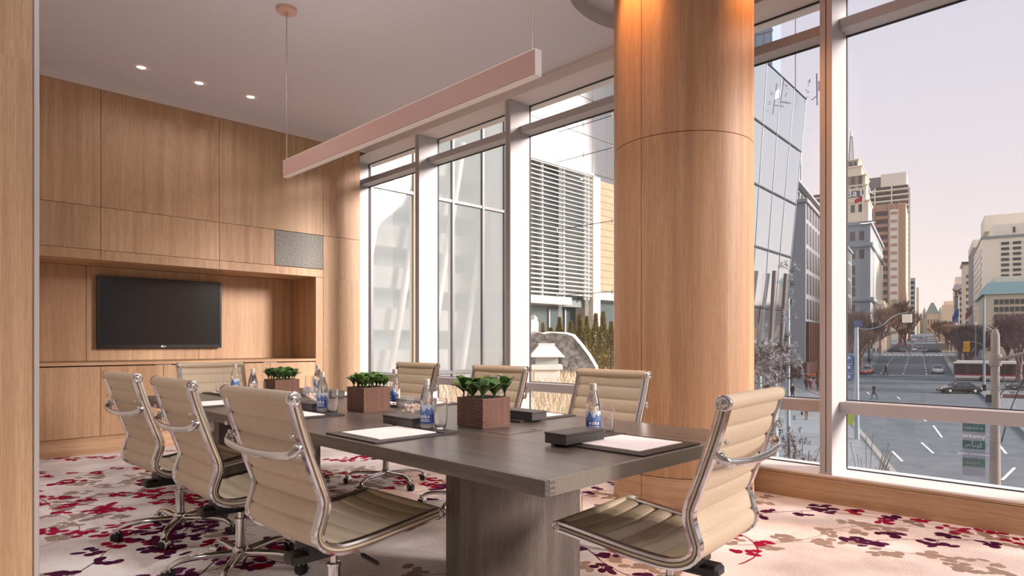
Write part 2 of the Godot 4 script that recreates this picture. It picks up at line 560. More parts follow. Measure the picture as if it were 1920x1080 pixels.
# ------------------------------------------------------------------ window wall
func build_window_wall() -> void:
	var zs := []
	for k in 12: zs.append(-8.235 + 1.6345 * k)
	var gx := 5.155
	# low timber-faced upstand and the pale sill on it
	var cu := struct("baseboard_window")
	part("facing", MB.new().span(V(4.853, 0, -8.3), V(5.3, 0.172, 10.2)), M.oak_h, cu)
	part("cap_rail", MB.new().span(V(4.85, 0.176, -8.3), V(5.3, 0.192, 10.2)), M.oak_h, cu)
	struct("trim_sill", MB.new().span(V(4.846, 0.192, -8.3), V(5.3, 0.207, 10.2), 0.002), M.sill)
	struct("trim_head", MB.new().span(V(4.84, 3.775, -8.3), V(5.3, CEIL, 10.2), 0.003), M.plaster)
	var half := MB.new().box(V(0, 0, 0), V(0.305, 3.575, 0.0395), 0.003).mesh()
	var core := MB.new().box(V(0, 0, 0), V(0.28, 3.57, 0.03)).mesh()
	var foot := MB.new().box(V(0, 0, 0), V(0.32, 0.012, 0.092), 0.003).mesh()
	for k in 12:
		var w := struct("window_%d" % (k + 1))
		var z: float = zs[k]
		var y := (0.207 + 3.775) * 0.5
		for s in [-1, 1]:
			part("mullion", half, M.frame, w, Transform3D(Basis(), V(WX + 0.1525, y, z + s * 0.0225)))
		part("mullion_core", core, M.gasket, w, Transform3D(Basis(), V(WX + 0.16, y, z)))
		part("mullion_foot", foot, M.frame, w, Transform3D(Basis(), V(WX + 0.155, 0.213, z)))
		if k == 11: continue
		var za := z + 0.0425
		var zb: float = zs[k + 1] - 0.0425
		part("transom", MB.new().span(V(5.0, 3.44, za), V(gx + 0.03, 3.515, zb), 0.002), M.frame, w)
		part("rail", MB.new().span(V(5.0, 0.633, za), V(gx + 0.03, 0.72, zb), 0.003), M.frame, w)
		# dark glazing seals
		var g := MB.new()
		for yy in [0.209, 0.63, 0.722, 3.435, 3.517, 3.77]:
			g.span(V(gx - 0.008, yy - 0.004, za), V(gx + 0.012, yy + 0.004, zb))
		for zz in [za, zb]:
			g.span(V(gx - 0.008, 0.209, zz - 0.004), V(gx + 0.012, 3.77, zz + 0.004))
		part("seal", g, M.gasket, w)
		for yy in [[0.213, 0.627], [0.726, 3.431], [3.521, 3.766]]:
			part("pane", MB.new().quad(V(gx, yy[0], zb - 0.004), V(gx, yy[0], za + 0.004), V(gx, yy[1], za + 0.004), V(gx, yy[1], zb - 0.004)), M.pane, w)

# ------------------------------------------------------------------ television wall
func build_tv_wall() -> void:
	var nb := -8.43
	var w := struct("wall_back")
	var x0 := 0.352
	var x1 := 4.734
	# carcass behind the panels
	var mb := MB.new()
	mb.span(V(x0, 2.03, -8.9), V(x1, CEIL, WZ - 0.022))
	mb.span(V(x0, 0, -8.9), V(4.09, 2.03, nb - 0.022))
	mb.span(V(4.09, 0, -8.9), V(x1, 2.03, WZ - 0.022))
	mb.span(V(x0, 0, nb - 0.022), V(4.09, 0.16, WZ - 0.07))
	part("carcass", mb, M.dark_gap, w)
	part("head_band", MB.new().span(V(x0, 3.787, WZ - 0.03), V(4.84, CEIL, WZ - 0.004)), M.plaster, w)
	part("end_return", MB.new().span(V(x1 - 0.02, 0, -8.9), V(x1, 3.787, WZ - 0.02)), M.oak2, w)
	part("corner_fill", MB.new().span(V(x1, 0, -8.9), V(4.86, CEIL, -8.2)), M.frame, w)
	part("top_reveal", MB.new().span(V(x0, 3.777, WZ - 0.02), V(x1, 3.787, WZ - 0.006)), M.oak_h, w)
	var g := 0.002
	var rows := [[2.562, 3.775], [2.116, 2.558]]
	var cols := [x0, 1.665, 2.861, 4.183]
	var mats := [M.oak, M.oak2, M.oak3]
	for i in 3:
		for j in 2:
			var xb: float = cols[i + 1]
			if i == 2 and j == 1: xb = 3.525
			part("panel", MB.new().span(V(cols[i] + g, rows[j][0], WZ - 0.02), V(xb - g, rows[j][1], WZ), 0.0015), mats[(i + 2 * j) % 3], w)
		part("panel", MB.new().span(V(cols[i] + g, 2.012, WZ - 0.02), V(cols[i + 1] - g, 2.112, WZ), 0.0015), mats[(i + 1) % 3], w)
	part("panel", MB.new().span(V(4.183 + g, 2.562, WZ - 0.02), V(x1, 3.775, WZ), 0.0015), M.oak2, w)
	part("panel", MB.new().span(V(4.183 + g, 0.0, WZ - 0.02), V(x1, 2.558, WZ), 0.0015), M.oak3, w)
	part("panel", MB.new().span(V(4.079, 0.0, WZ - 0.02), V(4.183 - g, 2.008, WZ), 0.0015), M.oak, w)
	# niche lining
	var ncols := [x0, 1.672, 2.863, 4.077]
	for i in 3:
		part("niche_panel", MB.new().span(V(ncols[i] + g, 0.95, nb - 0.02), V(ncols[i + 1] - g, 2.01, nb), 0.0015), mats[(i + 1) % 3], w)
	part("niche_cheek", MB.new().span(V(4.077, 0.95, nb), V(4.09, 2.012, WZ - 0.02)), M.oak2, w)
	part("niche_soffit", MB.new().span(V(x0, 2.012, nb), V(4.077, 2.03, WZ - 0.02)), M.oak_h, w)
	# grey fabric over the loudspeaker opening
	solo("speaker_grille", MB.new().span(V(3.528, 2.118, WZ - 0.018), V(4.18, 2.556, WZ + 0.004), 0.004), M.fabric_grey, "grey woven fabric speaker panel set into the oak wall", "speaker")
	struct("baseboard_back", MB.new().span(V(x0, 0, WZ - 0.06), V(4.077, 0.181, WZ - 0.035)), M.oak_h)
	# built-in credenza
	solo("credenza_worktop", MB.new().span(V(x0, 0.917, nb), V(4.077, 0.947, WZ + 0.002), 0.0015), M.oak_h, "long oak worktop running under the television along the wall", "worktop")
	var units := [[x0, 1.66, "plain oak credenza cabinet with one wide door nearest the wall end"], [1.66, 2.861, "oak credenza cabinet under the television with two doors"], [2.861, 4.077, "oak credenza cabinet next to the window wall with two doors"]]
	var di := 0
	for u in units:
		var c := thing("credenza_cabinet", u[2], "cabinet", V((u[0] + u[1]) * 0.5, 0.185, WZ), 0.0, "built-in credenza cabinets")
		var hw: float = (u[1] - u[0]) * 0.5
		part("body", MB.new().span(V(-hw + 0.001, -0.003, -0.66), V(hw - 0.001, 0.727, -0.024)), M.dark_gap, c)
		var nd := 1 if di == 0 else 2
		for k in nd:
			var a := -hw + 2.0 * hw * k / nd + 0.002
			var b := -hw + 2.0 * hw * (k + 1) / nd - 0.002
			part("door", MB.new().span(V(a, 0, -0.022), V(b, 0.72, 0), 0.0015), mats[(di + k) % 3], c)
		if nd == 2:
			part("finger_pull", MB.new().span(V(-0.085, 0.7205, -0.02), V(0.085, 0.7265, 0.006), 0.001), M.chrome_soft, c)
		di += 1
	# television
	var t := thing("television", "black flat television hung in the oak wall niche", "television", V(2.436, 1.498, nb), 0.0)
	part("wall_bracket", MB.new().span(V(-0.3, -0.2, 0.001), V(0.3, 0.2, 0.03)), M.black, t)
	var W := 0.676
	var H := 0.41
	var b := MB.new()
	b.span(V(-W, -H, 0.03), V(W, H, 0.062), 0.004)
	b.span(V(-W, H - 0.028, 0.062), V(W, H, 0.07), 0.002)
	b.span(V(-W, -H, 0.062), V(W, -H + 0.045, 0.07), 0.002)
	b.span(V(-W, -H + 0.045, 0.062), V(-W + 0.028, H - 0.028, 0.07), 0.002)
	b.span(V(W - 0.028, -H + 0.045, 0.062), V(W, H - 0.028, 0.07), 0.002)
	part("bezel", b, M.tv_frame, t)
	part("screen", MB.new().span(V(-W + 0.028, -H + 0.045, 0.061), V(W - 0.028, H - 0.028, 0.0645)), M.tv_screen, t)
	var lg := MB.new()
	lg.xf = Transform3D(Basis(Vector3.RIGHT, PI / 2), V(-0.012, -H + 0.022, 0.07))
	lg.lathe([[0.0105, 0.0], [0.0105, 0.0], [0.0105, 0.0015], [0.0105, 0.0015], [0.0, 0.0015]], 20)
	lg.xf = Transform3D()
	text_on(lg, "LG", 0.016, V(0.016, -H + 0.022, 0.0715), Basis())
	part("logo", lg, M.white, t)

func text_on(mb: MB, s: String, height: float, at: Vector3, basis: Basis, bend := 0.0, font := "Droid Sans", bold := true) -> void:
	var tm := TextMesh.new()
	var f := SystemFont.new()
	f.font_names = PackedStringArray([font])
	f.font_weight = 700 if bold else 400
	tm.font = f
	tm.font_size = 32
	tm.pixel_size = height / 24.0
	tm.depth = height * 0.06
	tm.curve_step = 4.0
	tm.text = s
	var ar := tm.get_mesh_arrays()
	if ar.size() == 0 or ar[Mesh.ARRAY_VERTEX] == null: return
	var k := mb.v.size()
	var vs: PackedVector3Array = ar[Mesh.ARRAY_VERTEX]
	var ns: PackedVector3Array = ar[Mesh.ARRAY_NORMAL]
	for i in vs.size():
		var p := vs[i]
		var nn := ns[i]
		if bend > 0.0:
			var a := p.x / bend
			p = V(sin(a) * (bend + p.z), p.y, cos(a) * (bend + p.z))
			nn = Basis(Vector3.UP, a) * nn
		mb._p(at + basis * p, basis * nn)
	if ar[Mesh.ARRAY_INDEX] != null:
		for i in ar[Mesh.ARRAY_INDEX]: mb.ix.append(k + i)
	else:
		for i in vs.size(): mb.ix.append(k + i)

# ------------------------------------------------------------------ column
func build_column() -> void:
	var c := struct("column")
	c.position = COL
	part("core", MB.new().lathe([[COLR - 0.018, 0.0], [COLR - 0.018, CEIL + 0.13]], 64), M.dark_gap, c)
	var to_cam := atan2(-COL.x, -COL.z)           # angle as in lathe: sin is x, cos is z
	var seam := to_cam - deg_to_rad(33.0)
	var tiers := [[0.0, 0.228, M.oak_h], [0.233, 2.578, M.oak_column], [2.583, CEIL + 0.13, M.oak_column]]
	for t in tiers:
		for k in 3:
			var a := seam + TAU * k / 3.0 + 0.0035
			var b := seam + TAU * (k + 1) / 3.0 - 0.0035
			var m := MB.new().lathe([[COLR - 0.02, t[0]], [COLR - 0.02, t[0]], [COLR, t[0]], [COLR, t[0]], [COLR, t[1]], [COLR, t[1]], [COLR - 0.02, t[1]]], 28, a, b)
			part("veneer_panel", m, t[2], c)
	# lamps in the recess that graze the column
	for q in [[-38.0, 1.0], [62.0, 0.8]]:
		var a: float = to_cam + deg_to_rad(q[0])
		var p := COL + V(sin(a), 0, cos(a)) * (COLR + 0.12) + V(0, CEIL + 0.118, 0)
		downlight("recess_downlight", p, "small warm downlight in the ceiling recess beside the " + ("table side" if q[0] < 0 else "window side") + " of the column", rgb(255, 170, 96), 3.2 * q[1], 42.0, 0.03)

func downlight(called: String, p: Vector3, label: String, col: Color, energy: float, angle: float, r := 0.045) -> void:
	var d := thing(called, label, "downlight", p, 0.0, "recessed ceiling downlights")
	part("trim_ring", MB.new().lathe([[r * 0.72, -0.001], [r * 0.72, -0.001], [r * 0.8, -0.006], [r * 1.3, -0.006], [r * 1.42, -0.001]].duplicate(), 28), M.sill, d, Transform3D(Basis(Vector3.RIGHT, 0), Vector3.ZERO))
	part("lens", MB.new().lathe([[0.0, -0.012], [r * 0.4, -0.011], [r * 0.72, -0.002], [r * 0.72, 0.0]], 20), M.lens, d)
	lamp("spot", d, V(0, -0.02, 0), col, energy, r, angle, 0.8)

func build_ceiling_lights() -> void:
	var warm := rgb(248, 247, 255)
	var names := ["first round downlight near the panelled wall, farthest from the windows", "middle of three round downlights near the panelled wall", "third round downlight near the panelled wall, closest to the windows"]
	for k in 3:
		downlight("ceiling_downlight", V(1.876 + 0.544 * k, CEIL, -7.12), names[k], warm, 0.3, 78.0, 0.057)
	# added downlights out of view, over the table and behind the camera, for brightness
	var more := [[1.2, -4.6, 2.0], [2.4, -3.0, 0.8], [1.0, -0.9, 1.5], [0.2, -0.5, 2.0], [2.3, 1.1, 2.8], [0.8, 1.6, 1.6], [2.2, 3.4, 1.8], [0.8, 5.6, 1.6]]
	var i := 0
	for q in more:
		i += 1
		downlight("ceiling_downlight", V(q[0], CEIL, q[1]), "round ceiling downlight added out of view to brighten the room, %s above the table and behind the viewer" % ["first", "second", "third", "fourth", "fifth", "sixth", "seventh", "eighth"][i - 1], warm, q[2], 80.0, 0.057)
	# linear pendant
	var p := thing("pendant_light", "long slim pinkish linear pendant hung over the table", "pendant lamp", V(2.37, 2.50, -3.645))
	part("housing", MB.new().span(V(0, 0.012, -1.415), V(0.045, 0.14, 1.415), 0.002), M.pendant, p)
	part("end_cap", MB.new().span(V(-0.001, 0.006, 1.415), V(0.046, 0.141, 1.42), 0.001), M.sill, p)
	part("diffuser", MB.new().span(V(0.003, 0.004, -1.412), V(0.042, 0.012, 1.412)), mat(rgb(206, 196, 190), 0.6, 0.0, {"emission_enabled": true, "emission": rgb(255, 232, 214), "emission_energy_multiplier": 0.15}), p)
	for z in [-1.39, 1.38]:
		part("suspension_rod", MB.new().tube(line(V(0.022, 0.139, z), V(0.022, 1.36, z)), 0.0045, 8), M.chrome_soft, p)
		part("ceiling_canopy", MB.new().lathe([[0.0, 1.352], [0.075, 1.352], [0.08, 1.357], [0.08, 1.357], [0.08, 1.385]], 28), M.pendant, p, Transform3D(Basis(), V(0.022, 0, z)))
		part("rod_collar", MB.new().lathe([[0.006, 1.325], [0.013, 1.33], [0.013, 1.353]], 12), M.pendant, p, Transform3D(Basis(), V(0.022, 0, z)))
	var al := AreaLight3D.new()
	al.name = "lamp_light"
	al.area_size = Vector2(0.04, 2.8)
	al.light_color = rgb(255, 238, 226); al.light_energy = 1.7; al.shadow_enabled = true
	al.position = V(0.022, -0.004, 0)
	al.rotation.x = -PI / 2
	p.add_child(al)
	# added uplight and glowing strip, made up to brighten the ceiling evenly
	part("added_upglow", MB.new().span(V(0.004, 0.139, -1.412), V(0.041, 0.1425, 1.412)), mat(rgb(240, 236, 230), 0.6, 0.0, {"emission_enabled": true, "emission": rgb(255, 244, 236), "emission_energy_multiplier": 0.6}), p)
	var up := al.duplicate()
	up.light_color = rgb(255, 244, 238); up.light_energy = 0.45
	up.position = V(0.022, 0.15, 0)
	up.rotation.x = PI / 2
	p.add_child(up, true)

# ------------------------------------------------------------------ table and chairs
const TX0 := 1.397
const TX1 := 2.775
const TZ0 := -5.46
const TZ1 := -1.273
const TY := 0.745

func build_table() -> void:
	var t := thing("conference_table", "long dark-stained conference table on two slab pedestals", "table", V((TX0 + TX1) * 0.5, 0, (TZ0 + TZ1) * 0.5))
	var hx := (TX1 - TX0) * 0.5
	var hz := (TZ1 - TZ0) * 0.5
	var b := TY - 0.05
	part("tabletop", MB.new().span(V(-hx + 0.02, b, -hz + 0.02), V(hx - 0.02, TY, hz - 0.02)), M.ash_top, t)
	for s in [-1, 1]:
		part("long_edge", MB.new().span(V(s * hx, b, -hz), V(s * (hx - 0.0198), TY, hz - 0.001), 0.001), M.ash_h, t)
		part("end_edge", MB.new().span(V(-hx + 0.02, b, s * hz), V(hx - 0.02, TY, s * (hz - 0.0198)), 0.001), M.ash_end, t)
		# finger joint at the near corners
		for k in 3:
			part("finger_joint", MB.new().span(V(s * (hx + 0.0004), b + 0.004 + k * 0.016, hz - 0.018), V(s * (hx - 0.045), b + 0.0115 + k * 0.016, hz + 0.0006)), M.ash_h, t)
	for s in [-1, 1]:
		var z: float = s * (hz - 0.745)
		var p := part("pedestal", MB.new().span(V(-0.385, 0, z - s * 0.095), V(0.385, b, z), 0.002), M.ash_v, t)
	# flush cable hatch
	var h := part("cable_hatch", MB.new().span(V(-0.11, TY, 1.225), V(0.11, TY + 0.0015, 1.345), 0.0005), M.ash_top, t)
	part("hatch_gap", MB.new().span(V(-0.114, TY, 1.221), V(0.114, TY + 0.0004, 1.349)), M.black, h)
	part("hatch_notch", MB.new().span(V(0.085, TY + 0.0012, 1.30), V(0.104, TY + 0.003, 1.318)), M.black, h)

var chair: Node3D
func build_chairs() -> void:
	chair = make_chair()
	var list := [
		[V(1.31, 0, -2.34), -PI / 2 + 0.03, "nearest of the three tan ribbed office chairs seen from behind along the table"],
		[V(1.31, 0, -3.27), -PI / 2 - 0.02, "middle of the three tan ribbed office chairs seen from behind"],
		[V(1.31, 0, -4.18), -PI / 2 + 0.04, "farthest of the three tan ribbed office chairs seen from behind"],
		[V(2.945, 0, -4.43), PI / 2, "tan ribbed office chair on the window side, farthest from the column"],
		[V(2.945, 0, -3.42), PI / 2, "tan ribbed office chair on the window side, middle one"],
		[V(2.945, 0, -2.42), PI / 2 - 0.04, "tan ribbed office chair in front of the round wooden column"],
		[V(2.143, 0, -1.313), 0.1, "cream ribbed office chair at the near end of the table, largest in view"],
		[V(2.06, 0, -5.45), PI, "pale ribbed office chair at the far end of the table before the credenza"]]
	for k in list.size():
		var q: Array = list[k]
		if k == 0:
			chair.transform = turned(q[0], q[1])
			chair.set_meta("label", q[2])
		else:
			copy(chair, q[2], turned(q[0], q[1]))

func make_chair() -> Node3D:
	var t := thing("office_chair", "tan ribbed office chair", "chair", Vector3.ZERO, 0.0, "ribbed leather office chairs round the table")
	# side view: forward, height
	var pr := [[-0.315, 0.955], [-0.288, 0.86], [-0.254, 0.76], [-0.218, 0.66], [-0.197, 0.6], [-0.2, 0.555], [-0.213, 0.513], [-0.222, 0.478], [-0.208, 0.443], [-0.168, 0.419], [-0.11, 0.409], [0.0, 0.415], [0.12, 0.429], [0.22, 0.442], [0.3, 0.452], [0.335, 0.455]]
	var pts := []
	for p in pr: pts.append(V(0, p[1], -p[0]))
	var path := bent(pts, 10)
	# even steps
	var cum := [0.0]
	for i in range(1, path.size()): cum.append(cum[-1] + path[i].distance_to(path[i - 1]))
	var L: float = cum[-1]
	var even := PackedVector3Array()
	var N := 196
	var j := 0
	for i in N + 1:
		var s := L * i / N
		while j < cum.size() - 2 and cum[j + 1] < s: j += 1
		even.append(path[j].lerp(path[j + 1], clampf((s - cum[j]) / maxf(1e-6, cum[j + 1] - cum[j]), 0, 1)))
	# sling with ribs
	var ribs := 14
	var rows := []
	var back := []
	for i in N + 1:
		var tg := (even[mini(i + 1, N)] - even[maxi(i - 1, 0)]).normalized()
		var up := Vector3.RIGHT.cross(tg)         # towards the sitter
		var ph := fposmod(float(i) / N * ribs, 1.0)
		var bul := 0.0095 * sqrt(maxf(0.0, 1.0 - pow(2.0 * ph - 1.0, 2.0)))
		var f := PackedVector3Array()
		var bk := PackedVector3Array()
		for k in 9:
			var x := lerpf(-0.254, 0.254, k / 8.0)
			var sag := 0.014 * (1.0 - pow(x / 0.254, 2.0)) * (0.4 + 0.6 * smoothstep(0.5, 0.75, float(i) / N))
			f.append(even[i] + V(x, 0, 0) + up * (-sag + 0.003 + bul))
			bk.append(even[i] + V(x, 0, 0) + up * (-sag - 0.003 - bul))
		rows.append(f)
		bk.reverse()
		back.append(bk)
	var mb := MB.new()
	var probe := Vector3.RIGHT.cross((even[1] - even[0]).normalized())
	# columns must run counter-clockwise round the row direction on the outside
	var t0 := (even[1] - even[0]).normalized()
	if Vector3.RIGHT.cross(t0).dot(probe) > 0:
		mb.grid(rows); mb.grid(back)
	else:
		for r in rows: r.reverse()
		for r in back: r.reverse()
		mb.grid(rows); mb.grid(back)
	part("sling", mb, M.leather, t)
	# polished side rails
	var rail := PackedVector3Array()
	for i in range(0, N + 1, 4): rail.append(even[i])
	var sec := PackedVector2Array([Vector2(-0.0143, -0.0195), Vector2(-0.0039, -0.0195), Vector2(-0.0039, -0.0143), Vector2(0.0039, -0.0143), Vector2(0.0039, -0.0195), Vector2(0.0143, -0.0195), Vector2(0.0163, -0.0104), Vector2(0.0111, -0.0052), Vector2(0.0111, 0.0052), Vector2(0.0163, 0.0104), Vector2(0.0143, 0.0195), Vector2(-0.0143, 0.0195), Vector2(-0.0163, 0.0104), Vector2(-0.0111, 0.0039), Vector2(-0.0111, -0.0039), Vector2(-0.0163, -0.0104)])
	for s in [-1, 1]:
		var p := PackedVector3Array()
		for q in rail: p.append(q + V(s * 0.262, 0, 0))
		part("side_rail", MB.new().sweep(p, sec, Vector3.RIGHT), M.chrome, t)
		part("rail_piping", MB.new().tube(shift(rail, V(s * 0.276, 0, 0)), 0.0045, 6), M.leather, t)
	# rolls with round end caps
	var top := even[0] + V(0, 0.004, 0.0)
	var front := even[N]
	var n_roll := 0
	for q in [[top, 0.026], [front, 0.018]]:
		var o: Vector3 = q[0]
		var r: float = q[1]
		part("head_roll" if n_roll == 0 else "front_roll", MB.new().tube(PackedVector3Array([o + V(-0.268, 0, 0), o + V(-0.2, 0, 0), o + V(0.2, 0, 0), o + V(0.268, 0, 0)]), r, 20, false), M.leather, t)
		for s in [-1, 1]:
			var cap := MB.new()
			cap.xf = Transform3D(Basis(Vector3.BACK, -s * PI / 2), o + V(s * 0.266, 0, 0))
			cap.lathe([[r * 1.04, 0.0], [r * 1.04, 0.0], [r * 1.04, 0.011], [r * 0.95, 0.014], [r * 0.78, 0.014], [r * 0.78, 0.014], [r * 0.72, 0.0105], [r * 0.5, 0.0105], [r * 0.5, 0.0105], [r * 0.46, 0.0135], [r * 0.2, 0.0135], [r * 0.2, 0.0135], [r * 0.16, 0.008], [0.0, 0.008]], 24)
			part("end_cap", cap, M.chrome, t)
		n_roll += 1
	# seam welt under the head roll
	part("roll_welt", MB.new().tube(line(V(-0.25, 0.923, 0.312), V(0.25, 0.923, 0.312)), 0.004, 6), M.leather, t)
	# bow behind the back
	var bow := bent([V(-0.264, 0.8, 0.27), V(-0.272, 0.788, 0.296), V(-0.262, 0.774, 0.318), V(-0.225, 0.766, 0.33), V(-0.1, 0.756, 0.338), V(0, 0.754, 0.34), V(0.1, 0.756, 0.338), V(0.225, 0.766, 0.33), V(0.262, 0.774, 0.318), V(0.272, 0.788, 0.296), V(0.264, 0.8, 0.27)], 4)
	var oval := PackedVector2Array()
	for k in 12: oval.append(Vector2(cos(TAU * k / 12) * 0.015, sin(TAU * k / 12) * 0.0075))
	part("back_bow", MB.new().sweep(bow, oval, Vector3.UP, false), M.chrome, t)
	for s in [-1, 1]:
		for yy in [0.835, 0.8, 0.765]:
			var br := MB.new()
			br.xf = Transform3D(Basis(Vector3.RIGHT, PI / 2), V(s * 0.262, yy, 0.29 + (yy - 0.76) * 0.34))
			br.lathe([[0.009, 0.0], [0.009, 0.0], [0.009, 0.006], [0.006, 0.009], [0.003, 0.009], [0.003, 0.009], [0.0, 0.006]], 12)
			part("bracket_bolt", br, M.chrome, t)
	# under the seat
	var mech := MB.new()
	mech.span(V(-0.065, 0.335, -0.13), V(0.065, 0.398, 0.14), 0.014)
	mech.span(V(-0.04, 0.305, -0.03), V(0.04, 0.35, 0.2), 0.012)
	part("tilt_mechanism", mech, M.black, t)
	for z in [-0.08, 0.1]:
		var cross := bent([V(-0.258, 0.408 if z > 0 else 0.42, z), V(-0.2, 0.392, z), V(-0.08, 0.372, z), V(0.08, 0.372, z), V(0.2, 0.392, z), V(0.258, 0.408 if z > 0 else 0.42, z)], 4)
		var flat := PackedVector2Array([Vector2(-0.012, -0.008), Vector2(0.012, -0.008), Vector2(0.012, 0.008), Vector2(-0.012, 0.008)])
		part("seat_spreader", MB.new().sweep(cross, flat, V(0, 0, 1)), M.chrome_soft if z < 0 else M.black, t)
	part("tension_knob", MB.new().tube(PackedVector3Array([V(0, 0.365, -0.09), V(0, 0.362, -0.16), V(0, 0.36, -0.205)]), [0.014, 0.019, 0.019], 16), M.chrome_soft, t)
	var lev := part("height_lever", MB.new().tube(bent([V(0.05, 0.37, 0.02), V(0.14, 0.35, 0.0), V(0.23, 0.335, -0.01)], 4), 0.004, 8), M.chrome_soft, t)
	part("lever_grip", MB.new().tube(PackedVector3Array([V(0.19, 0.342, -0.005), V(0.2, 0.34, -0.006), V(0.28, 0.327, -0.014), V(0.288, 0.3255, -0.015)]), [0.006, 0.009, 0.009, 0.006], 10), M.black, lev)
	part("gas_lift", MB.new().lathe([[0.0145, 0.2], [0.0145, 0.36]], 20), M.chrome, t)
	part("lift_column", MB.new().lathe([[0.025, 0.065], [0.025, 0.255], [0.029, 0.257], [0.029, 0.257], [0.029, 0.268], [0.029, 0.268], [0.015, 0.27]], 24), M.chrome, t)
	part("lift_boot", MB.new().lathe([[0.015, 0.3], [0.034, 0.31], [0.036, 0.35]], 20), M.black, t)
	# five-star base
	var hub := MB.new().lathe([[0.0, 0.05], [0.026, 0.05], [0.04, 0.075], [0.043, 0.11], [0.03, 0.125], [0.026, 0.128]], 24)
	part("base_hub", hub, M.chrome, t)
	var legp := bent([V(0, 0.098, -0.025), V(0, 0.1, -0.1), V(0, 0.102, -0.2), V(0, 0.094, -0.27), V(0, 0.076, -0.312), V(0, 0.062, -0.325)], 4)
	var lsec := PackedVector2Array([Vector2(-0.014, -0.022), Vector2(-0.003, -0.024), Vector2(0.009, -0.018), Vector2(0.014, -0.006), Vector2(0.014, 0.006), Vector2(0.009, 0.018), Vector2(-0.003, 0.024), Vector2(-0.014, 0.022)])
	var sc := []
	for i in legp.size(): sc.append(lerpf(1.05, 0.62, float(i) / (legp.size() - 1)))
	var legm := MB.new().sweep(legp, lsec, Vector3.UP, false, sc).mesh()
	var hood := MB.new()
	hood.xf = Transform3D(Basis(Vector3.BACK, PI / 2), Vector3.ZERO)
	hood.lathe([[0.0, -0.024], [0.029, -0.024], [0.031, -0.02], [0.031, 0.02], [0.029, 0.024], [0.0, 0.024]], 16, PI * 0.5 - 0.4, PI * 1.5 + 0.1)
	hood.xf = Transform3D()
	hood.tube(line(V(0, 0.018, 0.012), V(0, 0.05, 0.012)), 0.0065, 10)
	var wheel := MB.new()
	for s in [-1, 1]:
		wheel.xf = Transform3D(Basis(Vector3.BACK, PI / 2), V(s * 0.0145, 0, 0))
		wheel.lathe([[0.0, -0.011], [0.02, -0.011], [0.0265, -0.008], [0.028, -0.004], [0.028, 0.004], [0.0265, 0.008], [0.02, 0.011], [0.0, 0.011]], 18)
	var hm := hood.mesh()
	var wm := wheel.mesh()
	for k in 5:
		var a := TAU * k / 5.0 + 0.35
		var bs := Basis(Vector3.UP, a)
		part("leg", legm, M.chrome, t, Transform3D(bs, Vector3.ZERO))
		var at := bs * V(0, 0.0285, -0.325)
		var cs := part("caster", hm, M.chrome, t, Transform3D(Basis(Vector3.UP, a + [0.5, 2.2, -0.8, 1.3, 2.9][k]), at))
		part("wheel", wm, M.rubber, cs)
	return t

func shift(p: PackedVector3Array, d: Vector3) -> PackedVector3Array:
	var o := PackedVector3Array()
	for q in p: o.append(q + d)
	return o

